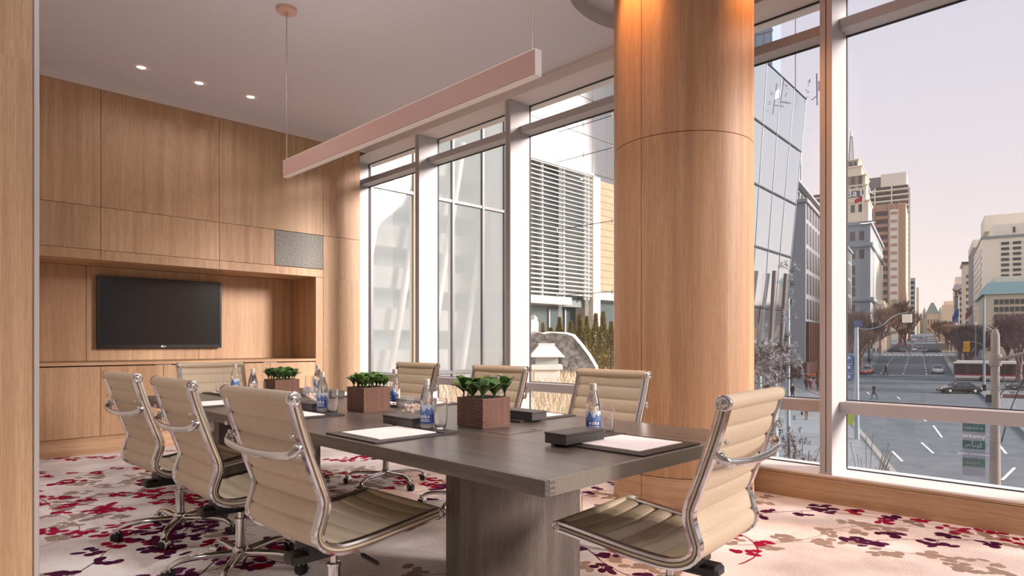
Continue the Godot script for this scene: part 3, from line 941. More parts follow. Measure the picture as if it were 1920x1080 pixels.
# ------------------------------------------------------------------ place settings
func build_settings() -> void:
	# pad in its own frame: the sitter's edge at z = 0, forward is -z, their right hand is +x
	var pad_m := MB.new()
	pad_m.span(V(-0.2, 0, -0.44), V(0.2, 0.007, 0), 0.0015)
	pad_m.span(V(-0.2, 0.007, -0.44), V(0.2, 0.011, -0.352), 0.001)
	var pm := pad_m.mesh()
	var paper := MB.new().span(V(-0.15, 0.0075, -0.345), V(0.15, 0.0105, -0.05)).mesh()
	var bx := MB.new().span(V(-0.12, 0, -0.055), V(0.12, 0.034, 0.055), 0.001).mesh()
	var lid := MB.new().span(V(-0.1215, 0.0345, -0.0565), V(0.1215, 0.043, 0.0565), 0.0012).mesh()
	var bottle := make_bottle()
	var tumbler := make_tumbler()
	# edge point, turn, box offset, bottle offset, glass offset (right, forward), which place
	var spots := [
		[V(2.13, TY, -1.29), 0.0, Vector2(-0.13, 0.37), Vector2(0.115, 0.47), Vector2(0.2, 0.455), "at the near end of the table"],
		[V(1.42, TY, -2.41), -PI / 2, Vector2(-0.15, 0.4), Vector2(0.01, 0.4), Vector2(0.085, 0.42), "before the nearest chair seen from behind"],
		[V(1.42, TY, -3.4), -PI / 2, Vector2(-0.16, 0.42), Vector2(0.0, 0.41), Vector2(0.08, 0.43), "before the middle chair seen from behind"],
		[V(1.42, TY, -4.4), -PI / 2, Vector2(-0.16, 0.42), Vector2(-0.03, 0.44), Vector2(0.05, 0.46), "before the farthest chair seen from behind"],
		[V(2.755, TY, -2.48), PI / 2, Vector2(-0.12, 0.34), Vector2(-0.0, 0.4), Vector2(0.09, 0.42), "before the chair by the column"],
		[V(2.755, TY, -3.46), PI / 2, Vector2(-0.18, 0.36), Vector2(-0.02, 0.4), Vector2(0.1, 0.41), "before the middle window chair"],
		[V(2.755, TY, -4.5), PI / 2, Vector2(-0.16, 0.36), Vector2(0.0, 0.37), Vector2(0.08, 0.4), "before the farthest window chair"],
		[V(2.07, TY, -5.44), PI, Vector2(-0.16, 0.3), Vector2(0.03, 0.24), Vector2(0.14, 0.22), "at the far end of the table"]]
	for k in spots.size():
		var s: Array = spots[k]
		var b := Basis(Vector3.UP, s[1])
		var at: Vector3 = s[0]
		var pd := solo("desk_pad", pm, M.pad, "dark leather desk pad " + s[5], "desk pad", "desk pads on the table", Transform3D(b, at + V(0, 0.0004, 0)))
		solo("writing_paper", paper, M.paper, "blank white paper on the desk pad " + s[5], "paper", "sheets of paper on the desk pads", Transform3D(b, at + V(0, 0.0004, 0)))
		var q: Vector2 = s[2]
		if k != 7 and k != 3:
			var bo := thing("stationery_box", "flat dark lidded box on the desk pad " + s[5], "box", at + b * V(q.x, 0.0115 if k else 0.0115, -q.y), s[1], "stationery boxes on the table")
			part("box_body", bx, M.box, bo)
			part("box_lid", lid, M.box, bo)
		q = s[3]
		place(bottle, k, "glass water bottle with blue label " + s[5], at + b * V(q.x, 0.0115 if q.y < 0.43 else 0.0002, -q.y), s[1] + [-0.75, 0.55, 0.6, 2.2, 1.1, 2.6, 2.4, 2.9][k])
		q = s[4]
		place(tumbler, k, "clear straight drinking glass " + s[5], at + b * V(q.x, 0.0115 if q.y < 0.43 else 0.0002, -q.y), s[1])

func place(o: Node3D, k: int, label: String, at: Vector3, turn: float) -> void:
	if k == 0:
		o.transform = turned(at, turn)
		o.set_meta("label", label)
	else:
		copy(o, label, turned(at, turn))

func make_bottle() -> Node3D:
	var t := thing("water_bottle", "bottle", "bottle", Vector3.ZERO, 0.0, "glass water bottles on the table")
	var R := 0.0315
	part("glass_body", MB.new().lathe([[0.0, 0.003], [0.024, 0.001], [0.0295, 0.003], [R, 0.01], [R, 0.118], [0.0305, 0.132], [0.026, 0.155], [0.02, 0.175], [0.0155, 0.19], [0.0142, 0.205], [0.0142, 0.212], [0.0, 0.212]], 32), M.water, t)
	part("cap", MB.new().lathe([[0.0155, 0.205], [0.0155, 0.205], [0.0158, 0.207], [0.0158, 0.222], [0.0145, 0.2265], [0.0145, 0.2265], [0.0, 0.2272]], 24), M.cap, t)
	part("neck_ring", MB.new().lathe([[0.0146, 0.196], [0.0158, 0.198], [0.0158, 0.203], [0.0146, 0.205]], 24), M.cap, t)
	var rl := R + 0.0004
	part("label_picture", MB.new().lathe([[rl, 0.066], [rl, 0.108]], 28, -1.75, 1.75), M.label_pale, t)
	part("label_band", MB.new().lathe([[rl, 0.022], [rl, 0.066]], 28, -1.75, 1.75), M.label_blue, t)
	# mountain outline in blue on the pale picture
	var hills := MB.new()
	var rows := [PackedVector3Array(), PackedVector3Array()]
	for k in 25:
		var a := -1.7 + 3.4 * k / 24.0
		var y0 := 0.0665
		var y1: float = 0.078 + 0.028 * absf(sin(a * 2.3)) * (0.6 + 0.4 * sin(a * 7.0))
		rows[0].append(V(sin(a) * (rl + 0.0003), y0, cos(a) * (rl + 0.0003)))
		rows[1].append(V(sin(a) * (rl + 0.0003), y1, cos(a) * (rl + 0.0003)))
	hills.grid(rows)
	part("label_hills", hills, mat(rgb(92, 126, 184), 0.5), t)
	var tx := MB.new()
	text_on(tx, "eska", 0.017, V(0, 0.056, 0), Basis(), rl)
	text_on(tx, "CARBONATED", 0.0052, V(0, 0.041, 0), Basis(), rl)
	text_on(tx, "EAU DE SOURCE", 0.0052, V(0, 0.033, 0), Basis(), rl)
	part("label_lettering", tx, M.white, t)
	part("back_label", MB.new().lathe([[rl, 0.03], [rl, 0.1]], 14, PI - 0.75, PI + 0.75), M.white, t)
	return t

func make_tumbler() -> Node3D:
	var t := thing("drinking_glass", "glass", "glass", Vector3.ZERO, 0.0, "drinking glasses on the table")
	part("bowl", MB.new().lathe([[0.0, 0.0], [0.021, 0.0], [0.024, 0.002], [0.0285, 0.02], [0.032, 0.05], [0.0325, 0.09], [0.031, 0.14], [0.031, 0.14], [0.0302, 0.1405], [0.0297, 0.14], [0.0297, 0.14], [0.0311, 0.09], [0.0305, 0.05], [0.0265, 0.022], [0.02, 0.011], [0.0, 0.009]], 36), M.glass, t)
	return t

# ------------------------------------------------------------------ planters and shell vases
func build_table_decor() -> void:
	var leaf := leaf_mesh()
	var wheres := [[V(2.107, TY + 0.0005, -2.325), 0.02, "square woven planter of green succulents nearest the camera, with the broadest leaves"], [V(2.107, TY + 0.0005, -3.354), 0.015, "middle square woven planter of green succulents on the table"], [V(2.1, TY + 0.0005, -4.5), 0.0, "farthest square woven planter of green succulents, smallest in view"]]
	var w := 0.0925
	var H := 0.142
	var bm := MB.new()
	var n := 24
	for k in n:
		var y := 0.004 + (H - 0.008) * (k + 0.5) / n
		var o := 0.0 if k % 2 else -0.0012
		bm.box(V(0, y, 0), V(2 * (w + o), (H - 0.008) / n * 0.86, 2 * (w + o)), 0.001)
	bm.span(V(-w + 0.004, 0.0, -w + 0.004), V(w - 0.004, H - 0.004, w - 0.004))
	var rim := MB.new()
	for s in [-1, 1]:
		rim.span(V(-w, H - 0.004, s * w), V(w, H, s * (w - 0.012)), 0.001)
		rim.span(V(s * w, H - 0.004, -w + 0.012), V(s * (w - 0.012), H, w - 0.012), 0.001)
	var bmm := bm.mesh()
	var rimm := rim.mesh()
	var soil := MB.new().span(V(-w + 0.012, H - 0.005, -w + 0.012), V(w - 0.012, H - 0.002, w - 0.012)).mesh()
	for k in 3:
		var q: Array = wheres[k]
		var p := thing("succulent_planter", q[2], "planter", q[0], q[1], "planters along the middle of the table")
		part("basket", bmm, M.basket, p)
		part("rim", rimm, M.basket, p)
		part("soil", soil, M.soil, p)
		# rosettes of leaves
		var spots := 9 if k == 0 else 16
		var side := 3 if k == 0 else 4
		for m in spots:
			var o := V((m % side - (side - 1) * 0.5) * 0.15 / (side - 1) * 0.92 + rng.randf_range(-0.008, 0.008), H - 0.004, (m / side - (side - 1) * 0.5) * 0.15 / (side - 1) * 0.92 + rng.randf_range(-0.008, 0.008))
			var h := rng.randf_range(0.0, 0.022)
			part("stalk", MB.new().tube(line(o, o + V(0, h + 0.012, 0)), 0.004, 6), M.leaf3, p)
			for r in (7 if k == 0 else 9):
				var a := TAU * r / 8.0 * 1.62 + m * 1.7
				var lift := lerpf(1.25, 0.3, r / 8.0) if k == 0 else lerpf(1.35, 0.6, r / 8.0)
				var b := Basis(Vector3.UP, a) * Basis(Vector3.RIGHT, lift)
				var sc := rng.randf_range(0.85, 1.1) * (1.4 if k == 0 else 1.1)
				part("leaf", leaf, [M.leaf, M.leaf2, M.leaf3, M.leaf][(r + m) % 4], p, Transform3D(b.scaled(Vector3.ONE * sc), o + V(0, h + 0.006, 0)))
	# low glass cubes of shells
	for k in 2:
		var at: Vector3 = [V(2.115, TY, -2.93), V(2.13, TY, -4.08)][k]
		var lab: String = ["square glass vase half full of white shells behind the nearest bottle", "square glass vase of shells between the middle and far planters"][k]
		var vz := thing("glass_vase", lab, "vase", at, 0.0, "square glass vases of shells")
		var a := 0.056
		var hh := 0.112
		part("vase_wall", vase_mesh(a, hh), M.thin_glass, vz)
		var sh := MB.new()
		for i in 46:
			var o := V(rng.randf_range(-0.04, 0.04), rng.randf_range(0.02, 0.058), rng.randf_range(-0.04, 0.04))
			sh.xf = Transform3D(Basis.from_euler(V(rng.randf() * 6, rng.randf() * 6, rng.randf() * 6)), o)
			sh.lathe([[0.0, -0.002], [0.005, 0.002], [0.0095, 0.009], [0.006, 0.013], [0.0, 0.018]], 7)
		var so := solo("shell_filling", sh, mat(rgb(236, 214, 196), 0.6), "white and peach shells heaped in the square glass vase " + ["behind the nearest bottle", "near the far planter"][k], "shells", "", turned(at, 0.0))
		so.set_meta("kind", "stuff")

func vase_mesh(a: float, h: float) -> MB:
	var m := MB.new()
	var b := a - 0.006
	var f := 0.012
	var o := [V(-a, 0, a), V(a, 0, a), V(a, 0, -a), V(-a, 0, -a)]
	var i := [V(-b, 0, b), V(b, 0, b), V(b, 0, -b), V(-b, 0, -b)]
	var U := V(0, h, 0)
	var F := V(0, f, 0)
	for k in 4:
		var l := (k + 1) % 4
		m.quad(o[k], o[l], o[l] + U, o[k] + U)
		m.quad(i[l] + F, i[k] + F, i[k] + U, i[l] + U)
		m.quad(o[k] + U, o[l] + U, i[l] + U, i[k] + U)
	m.quad(o[3], o[2], o[1], o[0])
	m.quad(i[0] + F, i[1] + F, i[2] + F, i[3] + F)
	return m

func leaf_mesh() -> ArrayMesh:
	# spatulate leaf along -z, thick and slightly cupped
	var rows := []
	var ws := [0.003, 0.0048, 0.0095, 0.014, 0.0172, 0.0174, 0.0138, 0.008, 0.001]
	for i in ws.size():
		var t: float = [0.0, 0.2, 0.4, 0.55, 0.7, 0.82, 0.92, 0.975, 1.0][i]
		var z := -0.062 * t
		var y := 0.006 * sin(t * PI)
		var wd: float = ws[i]
		var ring := PackedVector3Array()
		for j in 8:
			var a := TAU * j / 8.0
			ring.append(V(cos(a) * wd, y + sin(a) * 0.0018 + 0.12 * wd * pow(cos(a), 2.0), z))
		rows.append(ring)
	var m := MB.new()
	# rows run along -z: counter-clockwise round -z
	for r in rows: r.reverse()
	return m.grid(rows, true).mesh()

# ------------------------------------------------------------------ terrace garden seen through the far windows
func build_garden() -> void:
	M.stone_pale = tri_tex(tex(speckle(256, rgb(196, 190, 180), rgb(232, 226, 216), 0.02, 51)), 0.85, V(0.3, 0.3, 0.3))
	M.rock = tri_tex(tex(speckle(256, rgb(72, 72, 68), rgb(150, 148, 142), 0.03, 53)), 0.9, V(0.8, 0.8, 0.8))
	M.rock_pale = tri_tex(tex(speckle(256, rgb(176, 170, 162), rgb(238, 232, 224), 0.03, 54)), 0.9, V(0.8, 0.8, 0.8))
	M.earth = tri_tex(tex(speckle(256, rgb(150, 128, 100), rgb(206, 186, 154), 0.05, 55)), 1.0, V(0.5, 0.5, 0.5))
	M.conifer = mat(rgb(150, 142, 92), 0.8, 0.0, {"vertex_color_use_as_albedo": true})
	M.bark = mat(rgb(98, 78, 62), 0.9)
	M.dark_glass = mat(rgb(78, 92, 92), 0.12)
	M.pale_glass = mat(rgb(176, 186, 182), 0.1)
	M.mirror_glass = mat(rgb(206, 216, 222), 0.04, 0.9)
	M.grey_metal = mat(rgb(150, 150, 150), 0.4, 0.5)
	M.white_metal = mat(rgb(232, 228, 220), 0.5)
	var gp := PackedVector2Array([Vector2(5.45, -4.3), Vector2(30, -21.4), Vector2(33, -24), Vector2(5.45, -24)])
	struct("terrace_ground", MB.new().slab(gp, -0.7, 0.1), M.earth)
	# dry grass
	var blade := MB.new()
	blade.grid([PackedVector3Array([V(-0.006, 0, 0), V(0.006, 0, 0)]), PackedVector3Array([V(-0.004, 0.14, 0.03), V(0.004, 0.14, 0.03)]), PackedVector3Array([V(-0.0008, 0.25, 0.12), V(0.0008, 0.25, 0.12)])])
	var mm := MultiMesh.new()
	mm.transform_format = MultiMesh.TRANSFORM_3D
	mm.use_colors = true
	mm.mesh = blade.mesh()
	var r := RandomNumberGenerator.new(); r.seed = 77
	var spots := []
	while spots.size() < 5200:
		var x := r.randf_range(5.6, 16.0)
		var z := -r.randf_range(5.0, 14.5)
		if x < -z * 1.36 - 1.2 and x > -z * 0.6 and Vector2(x - 12.6, z + 11.45).length() > 0.75: spots.append(V(x, 0.09, z))
	mm.instance_count = spots.size()
	for i in spots.size():
		mm.set_instance_transform(i, Transform3D(Basis(Vector3.UP, r.randf() * TAU).scaled(Vector3.ONE * r.randf_range(0.6, 1.3)), spots[i]))
		mm.set_instance_color(i, Color(0.62, 0.5, 0.33).lerp(Color(0.8, 0.7, 0.54), r.randf()))
	var gr := MultiMeshInstance3D.new()
	gr.multimesh = mm
	gr.material_override = mat(Color.WHITE, 0.9, 0.0, {"vertex_color_use_as_albedo": true})
	gr.name = "dry_grass"
	add_child(gr)
	tag(gr, "dry straw-coloured grass on the terrace outside the windows", "grass")
	gr.set_meta("kind", "stuff")
	# pale concrete vent shaped like a lantern
	var l := thing("vent_lantern", "pale concrete vent with a pyramid cap in the dry grass", "vent", V(12.45, 0.1, -11.3), 0.78)
	part("pedestal", MB.new().span(V(-0.33, 0, -0.33), V(0.33, 0.36, 0.33), 0.01), M.white_metal, l)
	part("ledge", MB.new().span(V(-0.4, 0.36, -0.4), V(0.4, 0.49, 0.4), 0.01), M.white_metal, l)
	part("lamp_glass", MB.new().span(V(-0.29, 0.49, -0.29), V(0.29, 0.69, 0.29)), M.pale_glass, l)
	var cap := MB.new()
	var c0 := [V(-0.46, 0.69, 0.46), V(0.46, 0.69, 0.46), V(0.46, 0.69, -0.46), V(-0.46, 0.69, -0.46)]
	var c1 := [V(-0.2, 0.99, 0.2), V(0.2, 0.99, 0.2), V(0.2, 0.99, -0.2), V(-0.2, 0.99, -0.2)]
	for k in 4: cap.quad(c0[k], c0[(k + 1) % 4], c1[(k + 1) % 4], c1[k])
	cap.quad(c0[3], c0[2], c0[1], c0[0])
	part("pyramid_cap", cap, M.white_metal, l)
	part("cap_plate", MB.new().span(V(-0.21, 0.99, -0.21), V(0.21, 1.04, 0.21), 0.005), M.white_metal, l)
	part("switch_box", MB.new().span(V(0.331, 0.08, 0.02), V(0.37, 0.27, 0.16), 0.004), M.grey_metal, l)
	# boulders
	slate_rock()
	boulder("garden_boulder", V(20.4, 0.1, -19.6), V(2.0, 2.3, 0.5), 0.78, M.rock_pale, "broad white boulder behind the row of conifers", 9)
	# row of young conifers
	var meshes := [conifer(21), conifer(22), conifer(23)]
	var tr := MB.new().tube(line(V(0, 0, 0), V(0, 0.9, 0)), [0.05, 0.03], 7).mesh()
	var cs := [[998, 625, 26.0], [1018, 603, 26.5], [1033, 612, 25.5], [1049, 592, 25.0], [1070, 600, 25.4], [1087, 585, 24.6], [1100, 590, 25.6], [1117, 585, 24.2], [1131, 581, 23.4], [1146, 600, 22.6]]
	var ords := ["first", "second", "third", "fourth", "fifth", "sixth", "seventh", "eighth", "ninth", "tenth"]
	for k in cs.size():
		var top := eye(cs[k][0], cs[k][1], cs[k][2])
		var hgt := top.y - 0.1
		var cn := thing("young_conifer", "%s young bronze-green conifer in the terrace row, counted from the window frame" % ords[k], "tree", V(top.x, 0.1, top.z), k * 1.3, "row of young conifers")
		part("foliage", meshes[k % 3].mesh(true), M.conifer, cn, Transform3D(Basis().scaled(V(1.0, hgt, 1.0)), Vector3.ZERO))
		part("trunk", tr, M.bark, cn)
	var hb := boulder("clipped_shrub", V(21.2, 0.1, -15.2), V(0.5, 0.55, 0.5), 0.4, mat(rgb(96, 92, 66), 1.0), "low rounded brown shrub at the end of the conifer row", 15)
	louvre_house()
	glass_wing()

func eye(px: float, py: float, depth: float) -> Vector3:
	# the place that lies a given depth along the view axis; used only to site things at real distances
	var a := atan(1194.0 / 1206.0)
	var f := V(sin(a), 0, -cos(a))
	var rr := V(cos(a), 0, sin(a))
	return V(0, 1.15, 0) + (f + rr * (px - 960.0) / 1206.0 + Vector3.UP * (643.0 - py) / 1206.0) * depth

func boulder(called: String, at: Vector3, s: Vector3, yaw: float, m: Material, label: String, sd: int) -> MeshInstance3D:
	var n := FastNoiseLite.new(); n.seed = sd; n.frequency = 0.9
	var rows := []
	for i in 13:
		var ring := PackedVector3Array()
		var ph := PI * i / 12.0 - PI / 2
		for j in 20:
			var a := TAU * j / 20.0
			var d := V(sin(a) * cos(ph), sin(ph), cos(a) * cos(ph))
			# squared-off, broken shape
			var q := V(signf(d.x) * pow(absf(d.x), 0.6), signf(d.y) * pow(absf(d.y), 0.55), signf(d.z) * pow(absf(d.z), 0.6))
			q *= 0.82 + 0.3 * n.get_noise_3dv(d * 2.0)
			q.y -= 0.28 * maxf(0.0, q.x)
			ring.append(V(q.x * s.x, maxf(0.0, (q.y + 0.55) / 1.45 * s.y), q.z * s.z))
		rows.append(ring)
	return solo(called, MB.new().grid(rows, true), m, label, "boulder" if called == "garden_boulder" else "shrub", "", turned(at, yaw))

func conifer(sd: int) -> MB:
	var r := RandomNumberGenerator.new(); r.seed = sd
	var m := MB.new()
	for i in 2400:
		var y := pow(r.randf(), 0.85)
		var rad := (0.46 * (1.0 - y) + 0.012) * (0.85 + 0.25 * sin(y * 17.0 + sd)) * sqrt(r.randf())
		var a := r.randf() * TAU
		var p := V(sin(a) * rad, 0.03 + y * 0.93, cos(a) * rad)
		var d := V(sin(a) * 0.6, 0.35 + r.randf() * 0.4, cos(a) * 0.6)
		var w := 0.017
		var sd2 := d.cross(V(r.randf() - 0.5, r.randf() - 0.5, r.randf() - 0.5)).normalized() * w
		m.col = Color(0.8, 0.82, 0.75).lerp(Color(1.35, 1.0, 0.75), r.randf())
		m.tri(p - sd2, p + sd2, p + d * 0.1 * V(1, 0.5, 1))
		m.tri(p + sd2, p - sd2, p + d * 0.1 * V(1, 0.5, 1) + V(0, -0.02, 0))
	return m

func louvre_house() -> void:
	var h := thing("louvred_building", "low building with white horizontal sun louvres behind the conifers", "building", V(23.0, 0.1, -22.0))
	part("wall", MB.new().span(V(-2.5, 3.0, -6.0), V(4.95, 10.0, -0.5)), mat(rgb(120, 128, 124), 0.6), h)
	part("glass_front", MB.new().span(V(-2.5, 3.4, -0.5), V(4.85, 10.0, -0.42)), M.dark_glass, h)
	part("shop_glass", MB.new().span(V(-2.5, 0.0, -1.2), V(4.9, 3.2, -1.1)), M.dark_glass, h)
	part("canopy_band", MB.new().span(V(-2.5, 3.05, -0.6), V(3.2, 3.45, 0.05), 0.02), M.white_metal, h)
	for x in [-1.6, -0.3, 1.1, 2.6, 3.9]:
		part("shop_mullion", MB.new().span(V(x - 0.05, 0.0, -1.12), V(x + 0.05, 3.1, -1.0)), M.grey_metal, h)
	var louvre_paint := mat(rgb(206, 204, 198), 0.6)
	var lv := MB.new().span(V(-2.5, -0.022, -0.11), V(4.85, 0.028, 0.11), 0.006).mesh()
	for k in 30:
		part("louvre", lv, louvre_paint, h, Transform3D(Basis(Vector3.RIGHT, 0.3), V(0.03 * sin(k), 3.62 + 6.55 * k / 29.0, 0)))
	for x in [-0.9, 1.08, 2.76, 4.5, 4.85]:
		part("louvre_post", MB.new().span(V(x - 0.05, 3.4, -0.22), V(x + 0.05, 10.25, -0.1)), M.white_metal, h)
	part("corner_column", MB.new().span(V(4.95, 0.0, -0.5), V(5.6, 10.2, 0.1), 0.02), M.stone_pale, h)
	part("roof_edge", MB.new().span(V(-2.6, 10.2, -6), V(5.0, 10.32, 0.12)), M.grey_metal, h)
	var tanm := tri_tex(tex(speckle(128, rgb(172, 138, 104), rgb(190, 156, 120), 0.03, 61)), 0.7, V(0.4, 0.4, 0.4))
	var tb := thing("timber_block", "warm tan boarded block beside the white louvres", "building", V(29.2, 0.1, -23.0))
	for k in 16:
		part("board", MB.new().span(V(0, 4.1 + k * 0.4, -0.12), V(3.4, 4.485 + k * 0.4, 0), 0.01), tanm, tb)
	part("frame", MB.new().span(V(-0.1, 0.0, -5), V(3.5, 10.5, -0.13)), M.stone_pale, tb)
	part("glazed_base", MB.new().span(V(0.1, 0.0, -0.12), V(3.3, 3.4, -0.05)), M.dark_glass, tb)
	part("awning", MB.new().span(V(-0.1, 3.5, -0.12), V(3.4, 3.95, 0.5), 0.02), M.pale_glass, tb)
	# bolted glass screen
	var sc := thing("glass_screen", "frameless bolted glass screen rising in front of the tan block", "glass screen", V(22.0, 0.1, -19.23))
	var ys := [3.2, 6.18, 9.25, 10.6]
	for i in 3:
		for j in 2:
			var za := 1.53 * j + 0.02
			var zb := 1.53 * (j + 1) - 0.02
			part("pane", MB.new().quad(V(0, ys[i] + 0.02, zb), V(0, ys[i] + 0.02, za), V(0, ys[i + 1] - 0.02, za), V(0, ys[i + 1] - 0.02, zb)), mat(Color(0.95, 0.98, 0.98, 0.12), 0.02, 0.0, {"transparency": BaseMaterial3D.TRANSPARENCY_ALPHA}), sc)
	for j in 3:
		part("glass_fin", MB.new().span(V(0.01, 0, 1.53 * j - 0.012), V(0.25, 10.6, 1.53 * j + 0.012)), M.thin_glass, sc)
	for y in ys:
		part("steel_joint", MB.new().span(V(-0.01, y - 0.012, 0), V(0.01, y + 0.012, 3.06)), M.gasket, sc)
		for j in 3:
			part("spider_bolt", MB.new().span(V(-0.03, y - 0.1, 1.53 * j - 0.1), V(0.03, y + 0.1, 1.53 * j - 0.06), 0.01), M.grey_metal, sc)
	# glass tower behind; its sunlit glare is put into white panels
	var tw := thing("glare_white_tower", "tall glass tower with its glare painted as white panels filling the view above the louvres", "building", V(14.0, 0.1, -33.0))
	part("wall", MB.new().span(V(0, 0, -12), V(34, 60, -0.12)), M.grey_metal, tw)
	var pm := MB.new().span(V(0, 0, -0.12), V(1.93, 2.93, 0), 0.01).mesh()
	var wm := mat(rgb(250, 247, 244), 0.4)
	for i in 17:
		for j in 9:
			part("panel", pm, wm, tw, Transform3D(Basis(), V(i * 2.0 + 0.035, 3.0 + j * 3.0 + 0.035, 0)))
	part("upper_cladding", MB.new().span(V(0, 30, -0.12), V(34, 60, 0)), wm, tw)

func glass_wing() -> void:
	# glazed wing at right angles to the room; its mirrored white streaks are built as bands and braces
	var w := thing("glass_wing", "glazed wing with reflections built as pale bands behind its glass beyond the far windows", "building", V(0, 0.1, -12.0))
	part("rear_wall", MB.new().span(V(5.4, -0.5, -6.0), V(12.3, 30, -2.4)), mat(rgb(122, 132, 130), 0.7), w)
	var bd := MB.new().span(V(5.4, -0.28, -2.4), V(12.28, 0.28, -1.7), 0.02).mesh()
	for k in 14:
		part("reflection_band", bd, mat(rgb(172, 174, 168), 0.8), w, Transform3D(Basis(), V(0, 0.6 + k * 1.05, 0)))
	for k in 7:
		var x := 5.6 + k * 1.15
		part("reflection_brace", MB.new().tube(line(V(x, 0.3, -1.4), V(x + 1.2, 6.5, -1.4)), 0.09, 8), M.white_metal, w)
	var wing_bar := mat(rgb(96, 96, 98), 0.4, 0.4)
	var xs := [5.4, 6.5, 7.6, 8.73, 9.86, 10.83, 11.6, 12.3]
	for x in xs:
		var warm: bool = x == 8.73
		part("mullion", MB.new().span(V(x - 0.035, -0.5, -0.12), V(x + 0.035, 30, 0.05), 0.004), mat(rgb(196, 160, 136), 0.5) if warm else wing_bar, w)
	var ys := [-0.4, 0.35, 4.45, 8.6, 12.7, 16.8, 21.0, 25.0, 30.0]
	for i in ys.size():
		part("transom", MB.new().span(V(5.4, ys[i] - 0.04, -0.12), V(12.3, ys[i] + 0.04, 0.04), 0.004), wing_bar, w)
	var gm := mat(Color(0.7, 0.74, 0.74, 0.45), 0.03, 0.0, {"transparency": BaseMaterial3D.TRANSPARENCY_ALPHA})
	for i in ys.size() - 1:
		for j in xs.size() - 1:
			part("pane", MB.new().quad(V(xs[j] + 0.03, ys[i] + 0.03, 0), V(xs[j + 1] - 0.03, ys[i] + 0.03, 0), V(xs[j + 1] - 0.03, ys[i + 1] - 0.03, 0), V(xs[j] + 0.03, ys[i + 1] - 0.03, 0)), gm, w)
	part("end_wall", MB.new().span(V(12.3, -0.5, -6.0), V(12.45, 30, 0)), M.stone_pale, w)

func slate_rock() -> void:
	# broken slab standing on edge: dark slate face, pale split rim
	var o := thing("slate_boulder", "dark slate boulder with a pale broken rim behind the concrete vent", "boulder", V(15.2, 0.1, -13.2), -0.83)
	var prof := [[-1.05, 0.0], [-1.08, 0.9], [-0.98, 1.28], [-0.7, 1.38], [-0.5, 1.32], [-0.3, 1.36], [0.12, 1.33], [0.36, 1.26], [0.58, 1.0], [0.84, 0.66], [1.06, 0.3], [1.1, 0.0]]
	var n := FastNoiseLite.new(); n.seed = 4; n.frequency = 1.4
	var front := []
	var inner := []
	# local x runs across the view, z towards the room
	for k in prof.size():
		var x: float = prof[k][0]
		var y: float = prof[k][1]
		var row := PackedVector3Array()
		for j in 7:
			var f := j / 6.0
			var p := V(lerpf(0.0, x, 0.15 + 0.85 * f), lerpf(0.25, y, 0.15 + 0.85 * f), 0)
			p.z = 0.42 + 0.16 * n.get_noise_2d(p.x * 1.5, p.y * 1.5) - 0.1 * f * f
			row.append(p)
		front.append(row)
	for r in front: r.reverse()
	part("slate_face", MB.new().grid(front), M.rock, o)
	var mid := PackedVector3Array()
	for r in front: mid.append(r[6])
	part("slate_heart", MB.new().fan(mid, true), M.rock, o)
	var rim := []
	for k in prof.size():
		var a: Vector3 = front[k][0]
		rim.append(PackedVector3Array([a, a + V(0.09 * signf(a.x), 0.05, -0.22), V(prof[k][0] * 0.98, prof[k][1] * 0.98, -0.4), V(prof[k][0] * 0.8, prof[k][1] * 0.85, -0.6)]))
	part("pale_rim", MB.new().grid(rim), M.rock_pale, o)

# ------------------------------------------------------------------ the street
func sg(s: float, t: float, y := 0.0) -> Vector3: return SO + SS * s + ST * t + SU * y
func sframe(s: float, t: float, yaw := 0.0, y := 0.0) -> Transform3D:
	# x along the street, y up, z to the right of it
	return Transform3D(Basis(SS, SU, ST) * Basis(Vector3.UP, yaw), sg(s, t, y))
func bframe() -> Transform3D:
	var f := V(SS.x, 0, SS.z).normalized()
	return Transform3D(Basis(f, Vector3.UP, ST), SO)

func ground_poly(p: Array, y0: float, y1: float) -> MB:
	var q := PackedVector2Array()
	for a in p: q.append(Vector2(a[0], a[1]))
	var m := MB.new()
	m.xf = Transform3D(Basis(SS, SU, ST), SO)
	return m.slab(q, y0, y1)

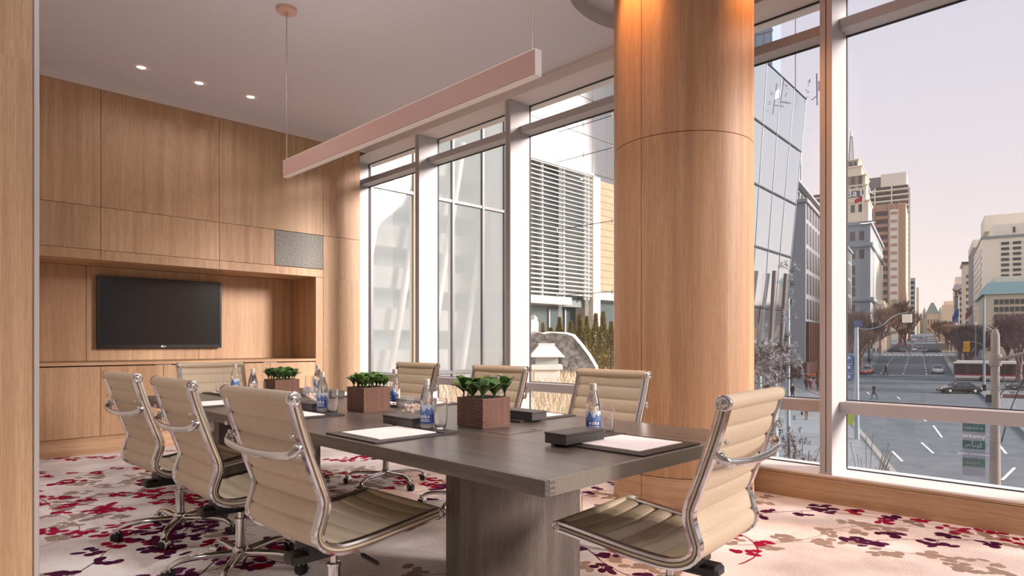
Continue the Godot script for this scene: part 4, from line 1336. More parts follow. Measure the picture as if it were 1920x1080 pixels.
func build_street() -> void:
	M.asphalt = tri_tex(tex(speckle(512, rgb(80, 91, 99), rgb(101, 112, 119), 0.012, 71)), 0.9, V(0.06, 0.06, 0.06))
	M.paving = tri_tex(tex(speckle(256, rgb(108, 118, 123), rgb(134, 143, 147), 0.03, 72)), 0.9, V(0.12, 0.12, 0.12))
	M.kerb = mat(rgb(150, 150, 148), 0.9)
	M.mark = mat(rgb(232, 232, 230), 0.8)
	M.lawn = mat(rgb(120, 112, 92), 1.0)
	struct("street_ground", ground_poly([[6, -90], [6, 80], [1500, 80], [1500, -90]], -0.6, 0.0), M.asphalt)
	var near := [[8, 5.5], [20, 2.6], [41, -1.4], [55, -4.05], [65.5, -6.1], [74, -8.2], [86, -10.5], [97, -15], [100, -30], [100, -80], [8, -80]]
	# pavement slabs along the near footway, each its own piece as far as they can be told apart
	var pv := struct("pavement_near", ground_poly(near, 0.0, 0.11), M.paving)
	var slabm := mat(rgb(126, 137, 142), 0.9)
	var slabm2 := mat(rgb(118, 129, 134), 0.9)
	for i in 9:
		for j in 5:
			var s0 := 34.0 + i * 5.4
			var t1 := lerpf(-1.4, -8.6, clampf((s0 + 5.4 - 41.0) / 33.0, -0.3, 1.0)) - 0.9
			var ta := t1 - 4.2 * (j + 1)
			var m := MB.new()
			m.xf = Transform3D(Basis(SS, SU, ST), SO)
			m.span(V(s0 + 0.03, 0.1, ta + 0.03), V(s0 + 5.37, 0.135, ta + 4.17))
			part("paving_slab", m, slabm if (i + j) % 3 else slabm2, pv)
	# kerb stones
	var ks := MB.new()
	for i in 6:
		var a := sg(near[i + 1][0], near[i + 1][1], 0.07)
		var b := sg(near[i + 2][0], near[i + 2][1], 0.07)
		part("kerb", MB.new().sweep(line(a, b), PackedVector2Array([Vector2(-0.1, -0.18), Vector2(0.1, -0.16), Vector2(0.1, 0.16), Vector2(-0.1, 0.18)]), Vector3.UP), M.kerb, pv)
	struct("pavement_far", ground_poly([[132, -12.4], [150, -10.9], [176, -10.7], [212, -12.3], [222, -16], [222, -80], [132, -80]], 0.0, 0.15), M.paving)
	struct("pavement_beyond", ground_poly([[250, -13], [900, -16], [900, -80], [250, -80]], 0.0, 0.15), M.paving)
	struct("median_island", ground_poly([[128, 4.2], [136, 3.2], [170, 3.1], [219, 2.9], [221, 6], [221, 14], [136, 14], [129, 10]], 0.0, 0.18), M.kerb)
	struct("median_lawn", ground_poly([[140, 4.3], [216, 3.9], [216, 13], [140, 13]], 0.18, 0.22), M.lawn)
	struct("traffic_island", ground_poly([[58, 6.3], [96, 5.3], [102.5, 5.0], [104, 7], [104, 40], [58, 40]], 0.0, 0.18), M.paving)
	struct("median_beyond", ground_poly([[250, 3], [900, 3], [900, 12], [250, 12]], 0.0, 0.18), M.lawn)
	struct("pavement_right", ground_poly([[140, 26], [900, 22], [900, 80], [140, 80]], 0.0, 0.15), M.paving)
	# road markings: every dash its own piece
	var rm := struct("road_markings")
	var dash := func(a: Array, b: Array, w: float):
		var p := sg(a[0], a[1], 0.006)
		var q := sg(b[0], b[1], 0.006)
		part("dash", MB.new().sweep(line(p, q), PackedVector2Array([Vector2(-0.006, -w), Vector2(0.006, -w), Vector2(0.006, w), Vector2(-0.006, w)]), SU), M.mark, rm)
	for q in [[[83.1, -2.47], [79.1, -1.63]], [[65.9, 0.19], [59.2, 0.72]], [[55.8, -0.56], [51.5, 0.15]], [[72, -0.9], [68.6, -0.35]], [[44.4, 3.3], [48.6, 4.2]], [[57, 4.1], [53.6, 4.2]], [[40.5, 2.6], [38.0, 3.2]], [[91, -3.4], [88, -3.0]], [[96, -7.0], [93, -6.5]], [[51, -2.2], [47.5, -1.5]]]:
		dash.call(q[0], q[1], 0.07)
	for k in 9:
		var s := 135.0 + k * 9.6
		dash.call([s, lerpf(-4.14, -5.13, k / 8.0)], [s + 3.6, lerpf(-4.14, -5.13, (k + 0.4) / 8.0)], 0.09)
		dash.call([s, lerpf(-0.62, -1.66, k / 8.0)], [s + 3.6, lerpf(-0.62, -1.66, (k + 0.4) / 8.0)], 0.09)
		dash.call([s, lerpf(-7.6, -8.9, k / 8.0)], [s + 3.6, lerpf(-7.6, -8.9, (k + 0.4) / 8.0)], 0.08)
	dash.call([130.5, -9.5], [132.5, 2.0], 0.16)
	for k in 13:
		dash.call([224.5, -11.8 + k * 1.17], [224.5, -11.2 + k * 1.17], 1.1)
	dash.call([229.5, -12.5], [229.5, 2.6], 0.12)

# ------------------------------------------------------------------ buildings
func bthing(called: String, label: String, cat := "building", group := "") -> Node3D:
	var o := thing(called, label, cat, Vector3.ZERO, 0.0, group)
	o.transform = bframe()
	return o

# joined tiny windows
func tiny(parent: Node, called: String, m: MB, mt: Material) -> void:
	var o := part(called, m, mt, parent)
	o.set_meta("kind", "stuff")

func build_buildings() -> void:
	M.stone_grey = mat(rgb(150, 156, 160), 0.85)
	M.stone_cream = mat(rgb(236, 220, 192), 0.85)
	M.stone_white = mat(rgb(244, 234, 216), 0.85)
	M.brown = mat(rgb(196, 164, 142), 0.8)
	M.window = mat(rgb(70, 76, 82), 0.15)
	M.window_warm = mat(rgb(96, 88, 84), 0.2)
	M.fins = mat(rgb(92, 66, 62), 0.7)
	M.glass_blue = mat(rgb(150, 170, 186), 0.12)
	# grey stone office block at the corner
	var o := bthing("stone_office", "grey stone office block with rows of tall windows beside the window frame")
	part("body", MB.new().span(V(120, 0, -48), V(197, 32.6, -18)), M.stone_grey, o)
	part("cornice", MB.new().span(V(119.6, 32.6, -48.4), V(197.4, 33.3, -17.6), 0.1), M.stone_grey, o)
	part("penthouse", MB.new().span(V(123, 33.3, -47), V(194, 37.0, -20.5)), M.stone_grey, o)
	part("penthouse_roof", MB.new().span(V(122, 37.0, -48), V(195, 37.5, -19.4), 0.05), M.stone_grey, o)
	part("plinth", MB.new().span(V(119.7, 0, -48.2), V(197.2, 5.2, -17.7)), M.fins, o)
	var wm := MB.new().span(V(-0.85, -1.75, -0.05), V(0.85, 1.75, 0.12), 0.02).mesh()
	for j in 5:
		for i in 22:
			part("window", wm, M.window, o, Transform3D(Basis(), V(122.0 + i * 3.4, 14.4 + j * 4.35, -18.0)))
	for i in 20:
		part("penthouse_window", MB.new().span(V(-0.9, -1.2, -0.05), V(0.9, 1.2, 0.1)), M.window, o, Transform3D(Basis(), V(125.5 + i * 3.4, 35.2, -20.5)))
	for i in 40:
		part("base_fin", MB.new().span(V(-0.35, 5.2, -0.05), V(0.35, 12.2, 0.45)), M.fins, o, Transform3D(Basis(), V(121.2 + i * 1.9, 0, -18.0)))
	part("base_glass", MB.new().span(V(120.2, 5.2, -18.02), V(196.5, 12.2, -17.92)), mat(rgb(58, 46, 46), 0.3), o)
	var fp := bthing("roof_flag", "small flag on a thin pole above the grey stone office", "flag")
	part("pole", MB.new().tube(line(V(141, 37.5, -22), V(141, 47.5, -22)), 0.14, 8), M.grey_metal, fp)
	part("cloth", MB.new().grid([PackedVector3Array([V(141, 44.0, -22), V(141, 47.0, -22)]), PackedVector3Array([V(140.6, 43.6, -23), V(140.8, 46.2, -23)]), PackedVector3Array([V(141.2, 43.0, -24), V(141, 44.8, -24)]), PackedVector3Array([V(141, 42.3, -24.8), V(141, 43.2, -24.8)])]), mat(rgb(150, 112, 132), 0.8), fp)
	# stone tower with lettering
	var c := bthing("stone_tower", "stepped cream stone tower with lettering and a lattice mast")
	part("grey_block", MB.new().span(V(247, 0, -60), V(313, 48.4, -17)), M.stone_grey, c)
	part("block_cornice", MB.new().span(V(246.4, 48.4, -60.5), V(313.5, 49.6, -16.4), 0.1), M.stone_grey, c)
	part("mid_cornice", MB.new().span(V(246.2, 41.0, -60.5), V(313.6, 42.3, -16.2), 0.1), M.stone_grey, c)
	part("lower_cornice", MB.new().span(V(245.8, 22.6, -60.5), V(314, 23.9, -15.8), 0.1), M.stone_grey, c)
	part("painted_sun_side", MB.new().span(V(262, 23.9, -18), V(312, 45.5, -16.85)), M.stone_white, c)  # pale sheet: the sunlight on this side is put into its colour
	part("portico", MB.new().span(V(262, 0, -18), V(300, 22.0, -14.2)), M.stone_white, c)
	part("portico_cornice", MB.new().span(V(261, 22.0, -18), V(301, 23.4, -13.6), 0.1), M.stone_cream, c)
	for i in 7:
		part("portico_column", MB.new().lathe([[0.9, 0.0], [0.9, 1.0], [0.7, 1.5], [0.62, 20.5], [0.9, 21.5], [0.9, 22.0]], 12), M.stone_cream, c, Transform3D(Basis(), V(264 + i * 5.7, 0, -13.9)))
	var sw := MB.new().span(V(-0.12, -1.5, -0.75), V(0.05, 1.5, 0.75)).mesh()
	for j in 6:
		for i in 7:
			var y: float = [44.8, 38.6, 33.2, 29.4, 25.9, 20.0][j]
			if j < 2 or i % 2 == 1:
				part("window", sw, M.window_warm, c, Transform3D(Basis(), V(247, y, -19.6 - i * 2.7)))
	var tiers := [[49.6, 58.0, -17.9], [58.0, 63.6, -18.6], [63.6, 67.2, -18.9], [67.2, 70.6, -20.2], [70.6, 73.2, -21.2]]
	var k := 0
	for q in tiers:
		part("tower_tier", MB.new().span(V(253 + k * 0.7, q[0], -45 - q[2] - 3.5), V(268 - k * 0.7, q[1], q[2]), 0.15), M.stone_cream, c)
		part("tier_cornice", MB.new().span(V(252.5 + k * 0.7, q[1] - 0.5, -45.4 - q[2] - 3.5), V(268.5 - k * 0.7, q[1], q[2] + 0.4), 0.1), M.stone_cream, c)
		k += 1
	for i in 5:
		part("crown_opening", MB.new().span(V(255.2, 70.9, -0.5), V(255.9, 72.3, 0.5)), M.window_warm, c, Transform3D(Basis(), V(0, 0, -22.2 - i * 1.5)))
		if i < 3:
			part("tower_window", MB.new().span(V(253.4, 62.6, -0.6), V(254.8, 66.6, 0.6)), M.window_warm, c, Transform3D(Basis(), V(-0.1, 0, -20.6 - i * 2.2)))
			part("tower_window", MB.new().span(V(252.8, 54.0, -0.6), V(253.4, 56.6, 0.6)), M.window_warm, c, Transform3D(Basis(), V(0, 0, -20.4 - i * 2.4)))
	var lt := MB.new()
	text_on(lt, "Canada Life", 2.1, V(253.0, 60.5, -23.6), Basis(Vector3.UP, -PI / 2))
	part("tower_lettering", lt, M.white, c)
	part("lettering_backing", MB.new().span(V(253.3, 59.4, -27.5), V(253.6, 61.5, -19.6)), M.window_warm, c)
	var mast := MB.new()
	for i in 4:
		var sx := 1.0 if i % 2 else -1.0
		var sz := 1.0 if i / 2 else -1.0
		mast.tube(line(V(260 + sx * 0.8, 73.2, -23.9 + sz * 0.8), V(260 + sx * 0.35, 82.5, -23.9 + sz * 0.35)), 0.1, 5)
	for i in 14:
		var y := 73.5 + i * 0.65
		var w := lerpf(0.8, 0.36, i / 13.0)
		mast.tube(line(V(260 - w, y, -23.9 - w), V(260 - w, y + 0.6, -23.9 + w)), 0.06, 4)
		mast.tube(line(V(260 - w, y + 0.6, -23.9 - w), V(260 - w, y, -23.9 + w)), 0.06, 4)
		mast.tube(line(V(260 - w, y, -23.9 + w), V(260 + w, y + 0.6, -23.9 + w)), 0.06, 4)
	part("lattice_mast", mast, mat(rgb(128, 108, 110), 0.7), c)
	part("mast_head", MB.new().lathe([[0.45, 82.5], [0.45, 82.5], [0.4, 84.4], [0.0, 84.6]], 10), M.stone_white, c, Transform3D(Basis(), V(260, 0, -23.9)))
	var rf := bthing("red_white_flag", "tiny red and white flag on the stone tower ledge", "flag")
	part("pole", MB.new().tube(line(V(247.5, 49.6, -19.4), V(247.5, 58.5, -19.4)), 0.12, 6), M.grey_metal, rf)
	part("cloth", MB.new().grid([PackedVector3Array([V(247.5, 56.6, -19.4), V(247.5, 58.4, -19.4)]), PackedVector3Array([V(247.3, 56.3, -20.4), V(247.6, 57.9, -20.6)]), PackedVector3Array([V(247.5, 55.9, -21.6), V(247.4, 57.2, -21.8)])]), mat(rgb(178, 44, 62), 0.8), rf)
	# brown banded tower
	var b := bthing("brown_tower", "brown office tower with cream inset strip behind the stone tower")
	part("shaft", MB.new().span(V(498, 0, -45), V(555, 101.5, -13.8)), M.brown, b)
	part("cream_strip", MB.new().span(V(496.4, 0, -22.8), V(498.1, 97.2, -18.0)), M.stone_white, b)
	for z in [-23.4, -17.5, -32.1]:
		part("pier", MB.new().span(V(496.5, 0, z - 0.5), V(498.1, 101.5, z + 0.5)), M.brown, b)
	var bw := MB.new()
	for j in 18:
		bw.span(V(497.5, 4.0 + j * 5.3, -30.9), V(498.03, 6.8 + j * 5.3, -24.3))
		bw.span(V(497.5, 4.0 + j * 5.3, -44.2), V(498.03, 6.8 + j * 5.3, -33.0))
	tiny(b, "window_bands", bw, M.window_warm)
	for j in 17:
		part("strip_panel", MB.new().span(V(496.2, 0, -22.2), V(496.42, 1.9, -18.6)), M.brown, b, Transform3D(Basis(), V(0, 9.0 + j * 5.3, 0)))
	# slab of flats
	var a := bthing("apartment_slab", "pale slab of flats with balcony lines rising behind the brown tower")
	part("body", MB.new().span(V(633, 0, -90), V(675, 141.2, -15.6)), mat(rgb(198, 192, 188), 0.8), a)
	part("roof_plant", MB.new().span(V(639, 141.2, -84), V(669, 151.7, -18.7)), mat(rgb(150, 144, 142), 0.8), a)
	part("roof_fin", MB.new().span(V(637, 141.2, -36), V(671, 153.2, -17.1)), M.stone_white, a)
	for i in 30:
		part("balcony_slab", MB.new().span(V(631, 0, -90), V(633.1, 1.1, -14.1)), M.stone_white, a, Transform3D(Basis(), V(0, 5 + i * 4.57, 0)))
		part("balcony_glazing", MB.new().span(V(632.7, 1.4, -88), V(633.05, 3.9, -15.9)), M.window_warm, a, Transform3D(Basis(), V(0, 5 + i * 4.57, 0)))
	for z in [-67.0, -54.0, -40.0, -27.7]:
		part("party_wall", MB.new().span(V(630.8, 5, z - 0.45), V(633.0, 141, z + 0.45)), M.stone_white, a)
	part("side_glazing", MB.new().span(V(636, 6, -15.7), V(672, 140, -15.0)), M.window, a)
	# small far towers
	var f1 := bthing("far_tower", "narrow grey tower at the end of the left street wall")
	part("body", MB.new().span(V(810, 0, -47), V(855, 78.0, -13.6)), mat(rgb(188, 182, 176), 0.8), f1)
	var fw := MB.new()
	for j in 12: fw.span(V(809.6, 12 + j * 5.4, -18.0), V(810.05, 15 + j * 5.4, -14.8))
	tiny(f1, "windows", fw, M.window)
	var f2 := bthing("far_tower", "short pale tower just right of the narrow grey tower")
	part("body", MB.new().span(V(864, 0, -40), V(885, 71.5, -11.0)), M.stone_cream, f2)
	part("roof_box", MB.new().span(V(868, 71.5, -32), V(881, 76.0, -16)), M.stone_cream, f2)
	# parliament at the head of the avenue
	var p := bthing("parliament_house", "distant stone parliament house with a green hipped roof closing the avenue")
	part("body", MB.new().span(V(900, 10, -14), V(930, 38, 18)), mat(rgb(176, 158, 146), 0.85), p)
	part("centre", MB.new().span(V(897, 10, -4.5), V(925, 43, 7.8)), mat(rgb(182, 164, 150), 0.85), p)
	var roof := MB.new()
	var R0 := [V(896.5, 43, -5), V(896.5, 43, 8.3), V(926, 43, 8.3), V(926, 43, -5)]
	var R1 := [V(906, 56, 0.4), V(906, 56, 3.0), V(916, 56, 3.0), V(916, 56, 0.4)]
	for i in 4: roof.quad(R0[i], R0[(i + 1) % 4], R1[(i + 1) % 4], R1[i])
	roof.quad(R1[0], R1[1], R1[2], R1[3])
	part("hipped_roof", roof, mat(rgb(126, 144, 138), 0.7), p)
	for z in [-6.0, 9.4]:
		part("turret", MB.new().lathe([[1.6, 10.0], [1.6, 45.0], [1.9, 45.2], [0.0, 51.0]], 10), mat(rgb(150, 150, 144), 0.8), p, Transform3D(Basis(), V(897, 0, z)))
	var pw := MB.new()
	for i in 4: pw.span(V(896.8, 30, -3 + i * 3.0), V(897.05, 36, -1.6 + i * 3.0))
	tiny(p, "windows", pw, M.window_warm)
	# right side of the avenue
	var r1 := bthing("low_cream_block", "low cream block in the distance right of the parliament")
	part("body", MB.new().span(V(600, 0, 7.5), V(640, 38, 17)), M.stone_cream, r1)
	part("setback", MB.new().span(V(604, 38, 9), V(636, 41, 15.5)), M.stone_cream, r1)
	var r2 := bthing("stepped_grey_block", "stepped grey block behind the winged monument")
	part("body", MB.new().span(V(500, 0, 12.7), V(530, 46, 24)), mat(rgb(196, 190, 186), 0.8), r2)
	part("roof_storey", MB.new().span(V(503, 46, 13.4), V(527, 51, 22)), M.stone_white, r2)
	var w2 := MB.new()
	for j in 9: w2.span(V(499.8, 10 + j * 3.7, 13.2), V(500.02, 11.8 + j * 3.7, 17.2))
	tiny(r2, "windows", w2, M.window)
	var r3 := bthing("cream_tower", "cream tower with small square windows and a dark roof edge")
	part("body", MB.new().span(V(430, 0, 15), V(455, 51.5, 30)), M.stone_cream, r3)
	part("roof_edge", MB.new().span(V(429, 51.5, 14.2), V(456, 52.8, 30.6)), M.window_warm, r3)
	var w3 := MB.new()
	for j in 11:
		for i in 4: w3.span(V(429.8, 8 + j * 3.6, 16.3 + i * 0.85), V(430.02, 9.7 + j * 3.6, 16.85 + i * 0.85))
	tiny(r3, "windows", w3, M.window)
	var r4 := bthing("shade_grey_tower", "tall tower flank with its shade painted in grey beside the big white block")
	part("flank", MB.new().span(V(340, 0, 15.3), V(380, 49.5, 34)), mat(rgb(160, 154, 152), 0.85), r4)  # grey carries the shade on this side of the tower
	part("cap", MB.new().span(V(339.6, 49.5, 15.2), V(380, 52.8, 34)), M.stone_white, r4)
	var r5 := bthing("white_block", "big white office block with columns of dark window strips on the right")
	part("body", MB.new().span(V(280, 0, 15.1), V(330, 45.4, 60)), M.stone_white, r5)
	part("roof_storey", MB.new().span(V(285, 45.4, 18.4), V(325, 50.4, 60)), M.stone_white, r5)
	part("plant_room", MB.new().span(V(300, 50.4, 17.0), V(322, 56.4, 60)), M.stone_white, r5)
	part("parapet", MB.new().span(V(279.5, 45.0, 14.9), V(330, 45.8, 60)), M.stone_grey, r5)
	var ws := MB.new().span(V(279.7, -0.45, -1.1), V(280.1, 0.45, 1.1)).mesh()
	for j in 13:
		for i in 6:
			part("window_strip", ws, M.window, r5, Transform3D(Basis(), V(0, 43.0 - j * 1.86, 21.6 + i * 3.25)))
	part("roof_vent", MB.new().span(V(284.6, 47.3, 24.2), V(285, 49.2, 24.8)), M.window, r5)
	var sw5 := MB.new()
	for j in 14: sw5.span(V(282, 40.5 - j * 2.4, 14.95), V(328, 41.6 - j * 2.4, 15.12))
	tiny(r5, "side_windows", sw5, M.window)
	var r6 := bthing("green_roofed_block", "cream block with a turquoise metal roof in front of the white block")
	part("body", MB.new().span(V(190, 0, 10.8), V(225, 20.0, 45)), M.stone_cream, r6)
	var gr := MB.new()
	var G0 := [V(189.4, 20.0, 10.3), V(189.4, 20.0, 46), V(226, 20.0, 46), V(226, 20.0, 10.3)]
	var G1 := [V(193, 23.1, 11.6), V(193, 23.1, 44), V(222, 23.1, 44), V(222, 23.1, 11.6)]
	for i in 4: gr.quad(G0[i], G0[(i + 1) % 4], G1[(i + 1) % 4], G1[i])
	gr.quad(G1[0], G1[1], G1[2], G1[3])
	part("metal_roof", gr, mat(rgb(150, 186, 182), 0.5), r6)
	part("roof_lantern", MB.new().span(V(200, 23.1, 13.4), V(218, 25.0, 40)), M.stone_white, r6)
	var w6 := MB.new().span(V(189.8, -0.55, -0.38), V(190.1, 0.55, 0.38)).mesh()
	for j in 5:
		for i in 9:
			part("window", w6, M.window, r6, Transform3D(Basis(), V(0, 18.2 - j * 1.75, 13.0 + i * 0.98)))
	# blue glass tower high behind
	var bt := bthing("blue_glass_tower", "tall blue glass tower corner high behind the leaning glass wall")
	part("glass_shaft", MB.new().span(V(230, 0, -95), V(245, 175, -44.8)), M.glass_blue, bt)
	var fl := MB.new()
	for j in 36: fl.span(V(229.7, 8 + j * 4.6, -95), V(230.15, 8.5 + j * 4.6, -44.5))
	for j in 8: fl.span(V(229.75, 0, -45.1 - j * 2.7), V(230.08, 175, -44.8 - j * 2.7))
	tiny(bt, "mullions", fl, M.grey_metal)
	leaning_glass()
	monument()
	# towers across the street, out of the frame, that the leaning glass mirrors
	for q in [[150.0, 62.0, 48.0, "curved-balcony apartment tower across the street"], [195.0, 84.0, 66.0, "taller apartment tower across the street"]]:
		var o2 := bthing("mirrored_tower", q[3] + ", seen mirrored in the leaning glass")
		part("body", MB.new().span(V(q[0], 0, q[1]), V(q[0] + 26, q[2], q[1] + 18)), M.window_warm, o2)
		for j in int(q[2] / 3.2):
			part("balcony", MB.new().span(V(q[0] - 1.5, 4 + j * 3.2, q[1] - 1.5), V(q[0] + 27, 5.3 + j * 3.2, q[1] + 18)), M.stone_white, o2)

func leaning_glass() -> void:
	# leaning mirror-glass wall beside the column, built of separate panes
	var A := V(72.0, 27.7, -27.24)
	var B := V(44.0, 27.7, -25.05)
	var Cc := V(69.8, -6.8, -29.6)
	var D := V(48.5, -6.8, -27.9)
	var g := thing("leaning_glass_wall", "leaning wall of big blue mirror-glass panes rising beside the column", "building")
	var nu := 7
	var nv := 6
	var at := func(u: float, v: float) -> Vector3: return A.lerp(B, u).lerp(Cc.lerp(D, u), v)
	var nn := (B - A).cross(Cc - A).normalized()
	if nn.z < 0: nn = -nn
	for i in nu:
		for j in nv:
			var p: Vector3 = at.call(i / float(nu) + 0.004, j / float(nv) + 0.004)
			var q: Vector3 = at.call((i + 1) / float(nu) - 0.004, j / float(nv) + 0.004)
			var r: Vector3 = at.call((i + 1) / float(nu) - 0.004, (j + 1) / float(nv) - 0.004)
			var s: Vector3 = at.call(i / float(nu) + 0.004, (j + 1) / float(nv) - 0.004)
			var m := MB.new().quad(q, r, s, p)
			m.quad(p - nn * 0.1, s - nn * 0.1, r - nn * 0.1, q - nn * 0.1)
			part("pane", m, M.mirror_glass, g)
	for i in nu + 1:
		part("glazing_bar", MB.new().tube(line(at.call(i / float(nu), 0.0), at.call(i / float(nu), 1.0)), 0.06, 6), mat(rgb(120, 136, 150), 0.4, 0.5), g)
	for j in nv + 1:
		part("glazing_bar", MB.new().tube(line(at.call(0.0, j / float(nv)), at.call(1.0, j / float(nv))), 0.09, 6), mat(rgb(74, 84, 92), 0.4, 0.5), g)
	# mass behind the glass
	var bk := MB.new()
	var d := V(1.0, 0, -4)
	var P := [A - nn * 0.3, B - nn * 0.3, D - nn * 0.3, Cc - nn * 0.3]
	for k in 4:
		bk.quad(P[k], P[(k + 1) % 4], P[(k + 1) % 4] + d, P[k] + d)
	bk.quad(P[0], P[3], P[2], P[1])
	part("structure_behind", bk, mat(rgb(110, 118, 120), 0.7), g)
	for k in 2:
		var a: Vector3 = at.call(0.16 + 0.14 * k, 0.56)
		var b: Vector3 = at.call(0.2 + 0.14 * k, 0.99)
		part("raking_post", MB.new().tube(line(a + nn * 0.9, b + nn * 1.4), 0.22, 8), mat(rgb(92, 84, 82), 0.6), g)
	# winter ornaments on brackets high on the glass
	for k in 2:
		var o: Vector3 = [V(70.6, 27.5, -25.2), V(69.6, 40.2, -27.6)][k]
		var orn := thing("winter_ornament", ["steel bracket with two leafy winter sprays on the top edge of the glass wall", "upper steel bracket cut off by the top of the window"][k], "ornament", o, -0.75, "winter ornaments")
		var st := mat(rgb(112, 108, 122), 0.5, 0.3)
		for s in [-1, 1]:
			part("bar", MB.new().tube(line(V(s * 0.68, -1.6, 0.6), V(s * 0.72, 1.7, 0.6)), 0.08, 6), st, orn)
			part("standoff", MB.new().tube(line(V(s * 0.68, -0.6, 0.6), V(s * 0.68, -0.6, -0.6)), 0.05, 6), st, orn)
			for q in 3:
				spray(orn, V(s * (1.5 + 0.2 * q), 0.7 - q * 0.85, 0.6), 0.55, 9, 40 + q + k * 5, mat(rgb(110, 108, 120), 0.7))
		part("plate", MB.new().span(V(-0.7, -0.1, 0.55), V(0.7, 0.9, 0.63), 0.02), st, orn)
		if k == 1:
			part("mast", MB.new().tube(line(V(0, 1.6, 0.4), V(0.0, -12.42, 0.4)), 0.05, 6), st, orn)

func spray(parent: Node, at: Vector3, size: float, count: int, sd: int, m: Material) -> void:
	var r := RandomNumberGenerator.new(); r.seed = sd
	var b := MB.new()
	for i in count:
		var d := V(r.randf() - 0.5, r.randf() - 0.5, r.randf() - 0.5).normalized() * size * r.randf_range(0.45, 1.0)
		var w := d.cross(Vector3.UP).normalized() * size * 0.055
		var mid := at + d * 0.55
		b.quad(at - w * 0.2, mid - w, at + d, mid + w)
		b.quad(mid + w, at + d, mid - w, at - w * 0.2)
	part("leaf_spray", b, m, parent)

func monument() -> void:
	var c := bthing("winged_monument", "slim stone column topped by a winged bronze figure on the median", "monument")
	part("shaft", MB.new().lathe([[1.6, 6.0], [1.6, 9.0], [1.1, 9.5], [0.85, 27.5], [1.2, 28.2]], 14), M.stone_grey, c, Transform3D(Basis(), V(330, 0, 9.25)))
	var f := MB.new()
	f.tube(PackedVector3Array([V(330, 28.2, 9.25), V(330, 29.3, 9.25), V(330, 30.3, 9.25), V(330, 31.0, 9.25)]), [0.5, 0.34, 0.26, 0.12], 8)
	for s in [-1, 1]:
		f.grid([PackedVector3Array([V(330, 29.9, 9.25), V(330, 30.4, 9.25)]), PackedVector3Array([V(329.9, 30.3, 9.25 + s * 0.8), V(329.9, 31.0, 9.25 + s * 0.8)]), PackedVector3Array([V(330, 31.1, 9.25 + s * 1.6), V(330, 31.5, 9.25 + s * 1.7)])])
	part("winged_figure", f, mat(rgb(92, 86, 84), 0.6), c)
	var p := bthing("stone_pedestal", "square grey stone memorial pedestal among bare trees on the median", "monument")
	part("step", MB.new().span(V(181, 3.9, 7.1), V(187, 4.9, 10.6)), M.stone_grey, p)
	part("block", MB.new().span(V(182, 4.9, 7.9), V(186, 10.2, 9.8), 0.1), M.stone_grey, p)
	part("cap", MB.new().span(V(181.7, 10.2, 7.6), V(186.3, 10.8, 10.1), 0.1), M.stone_grey, p)
	part("relief", MB.new().span(V(181.9, 5.4, 8.4), V(182.05, 9.4, 9.2)), M.window_warm, p)

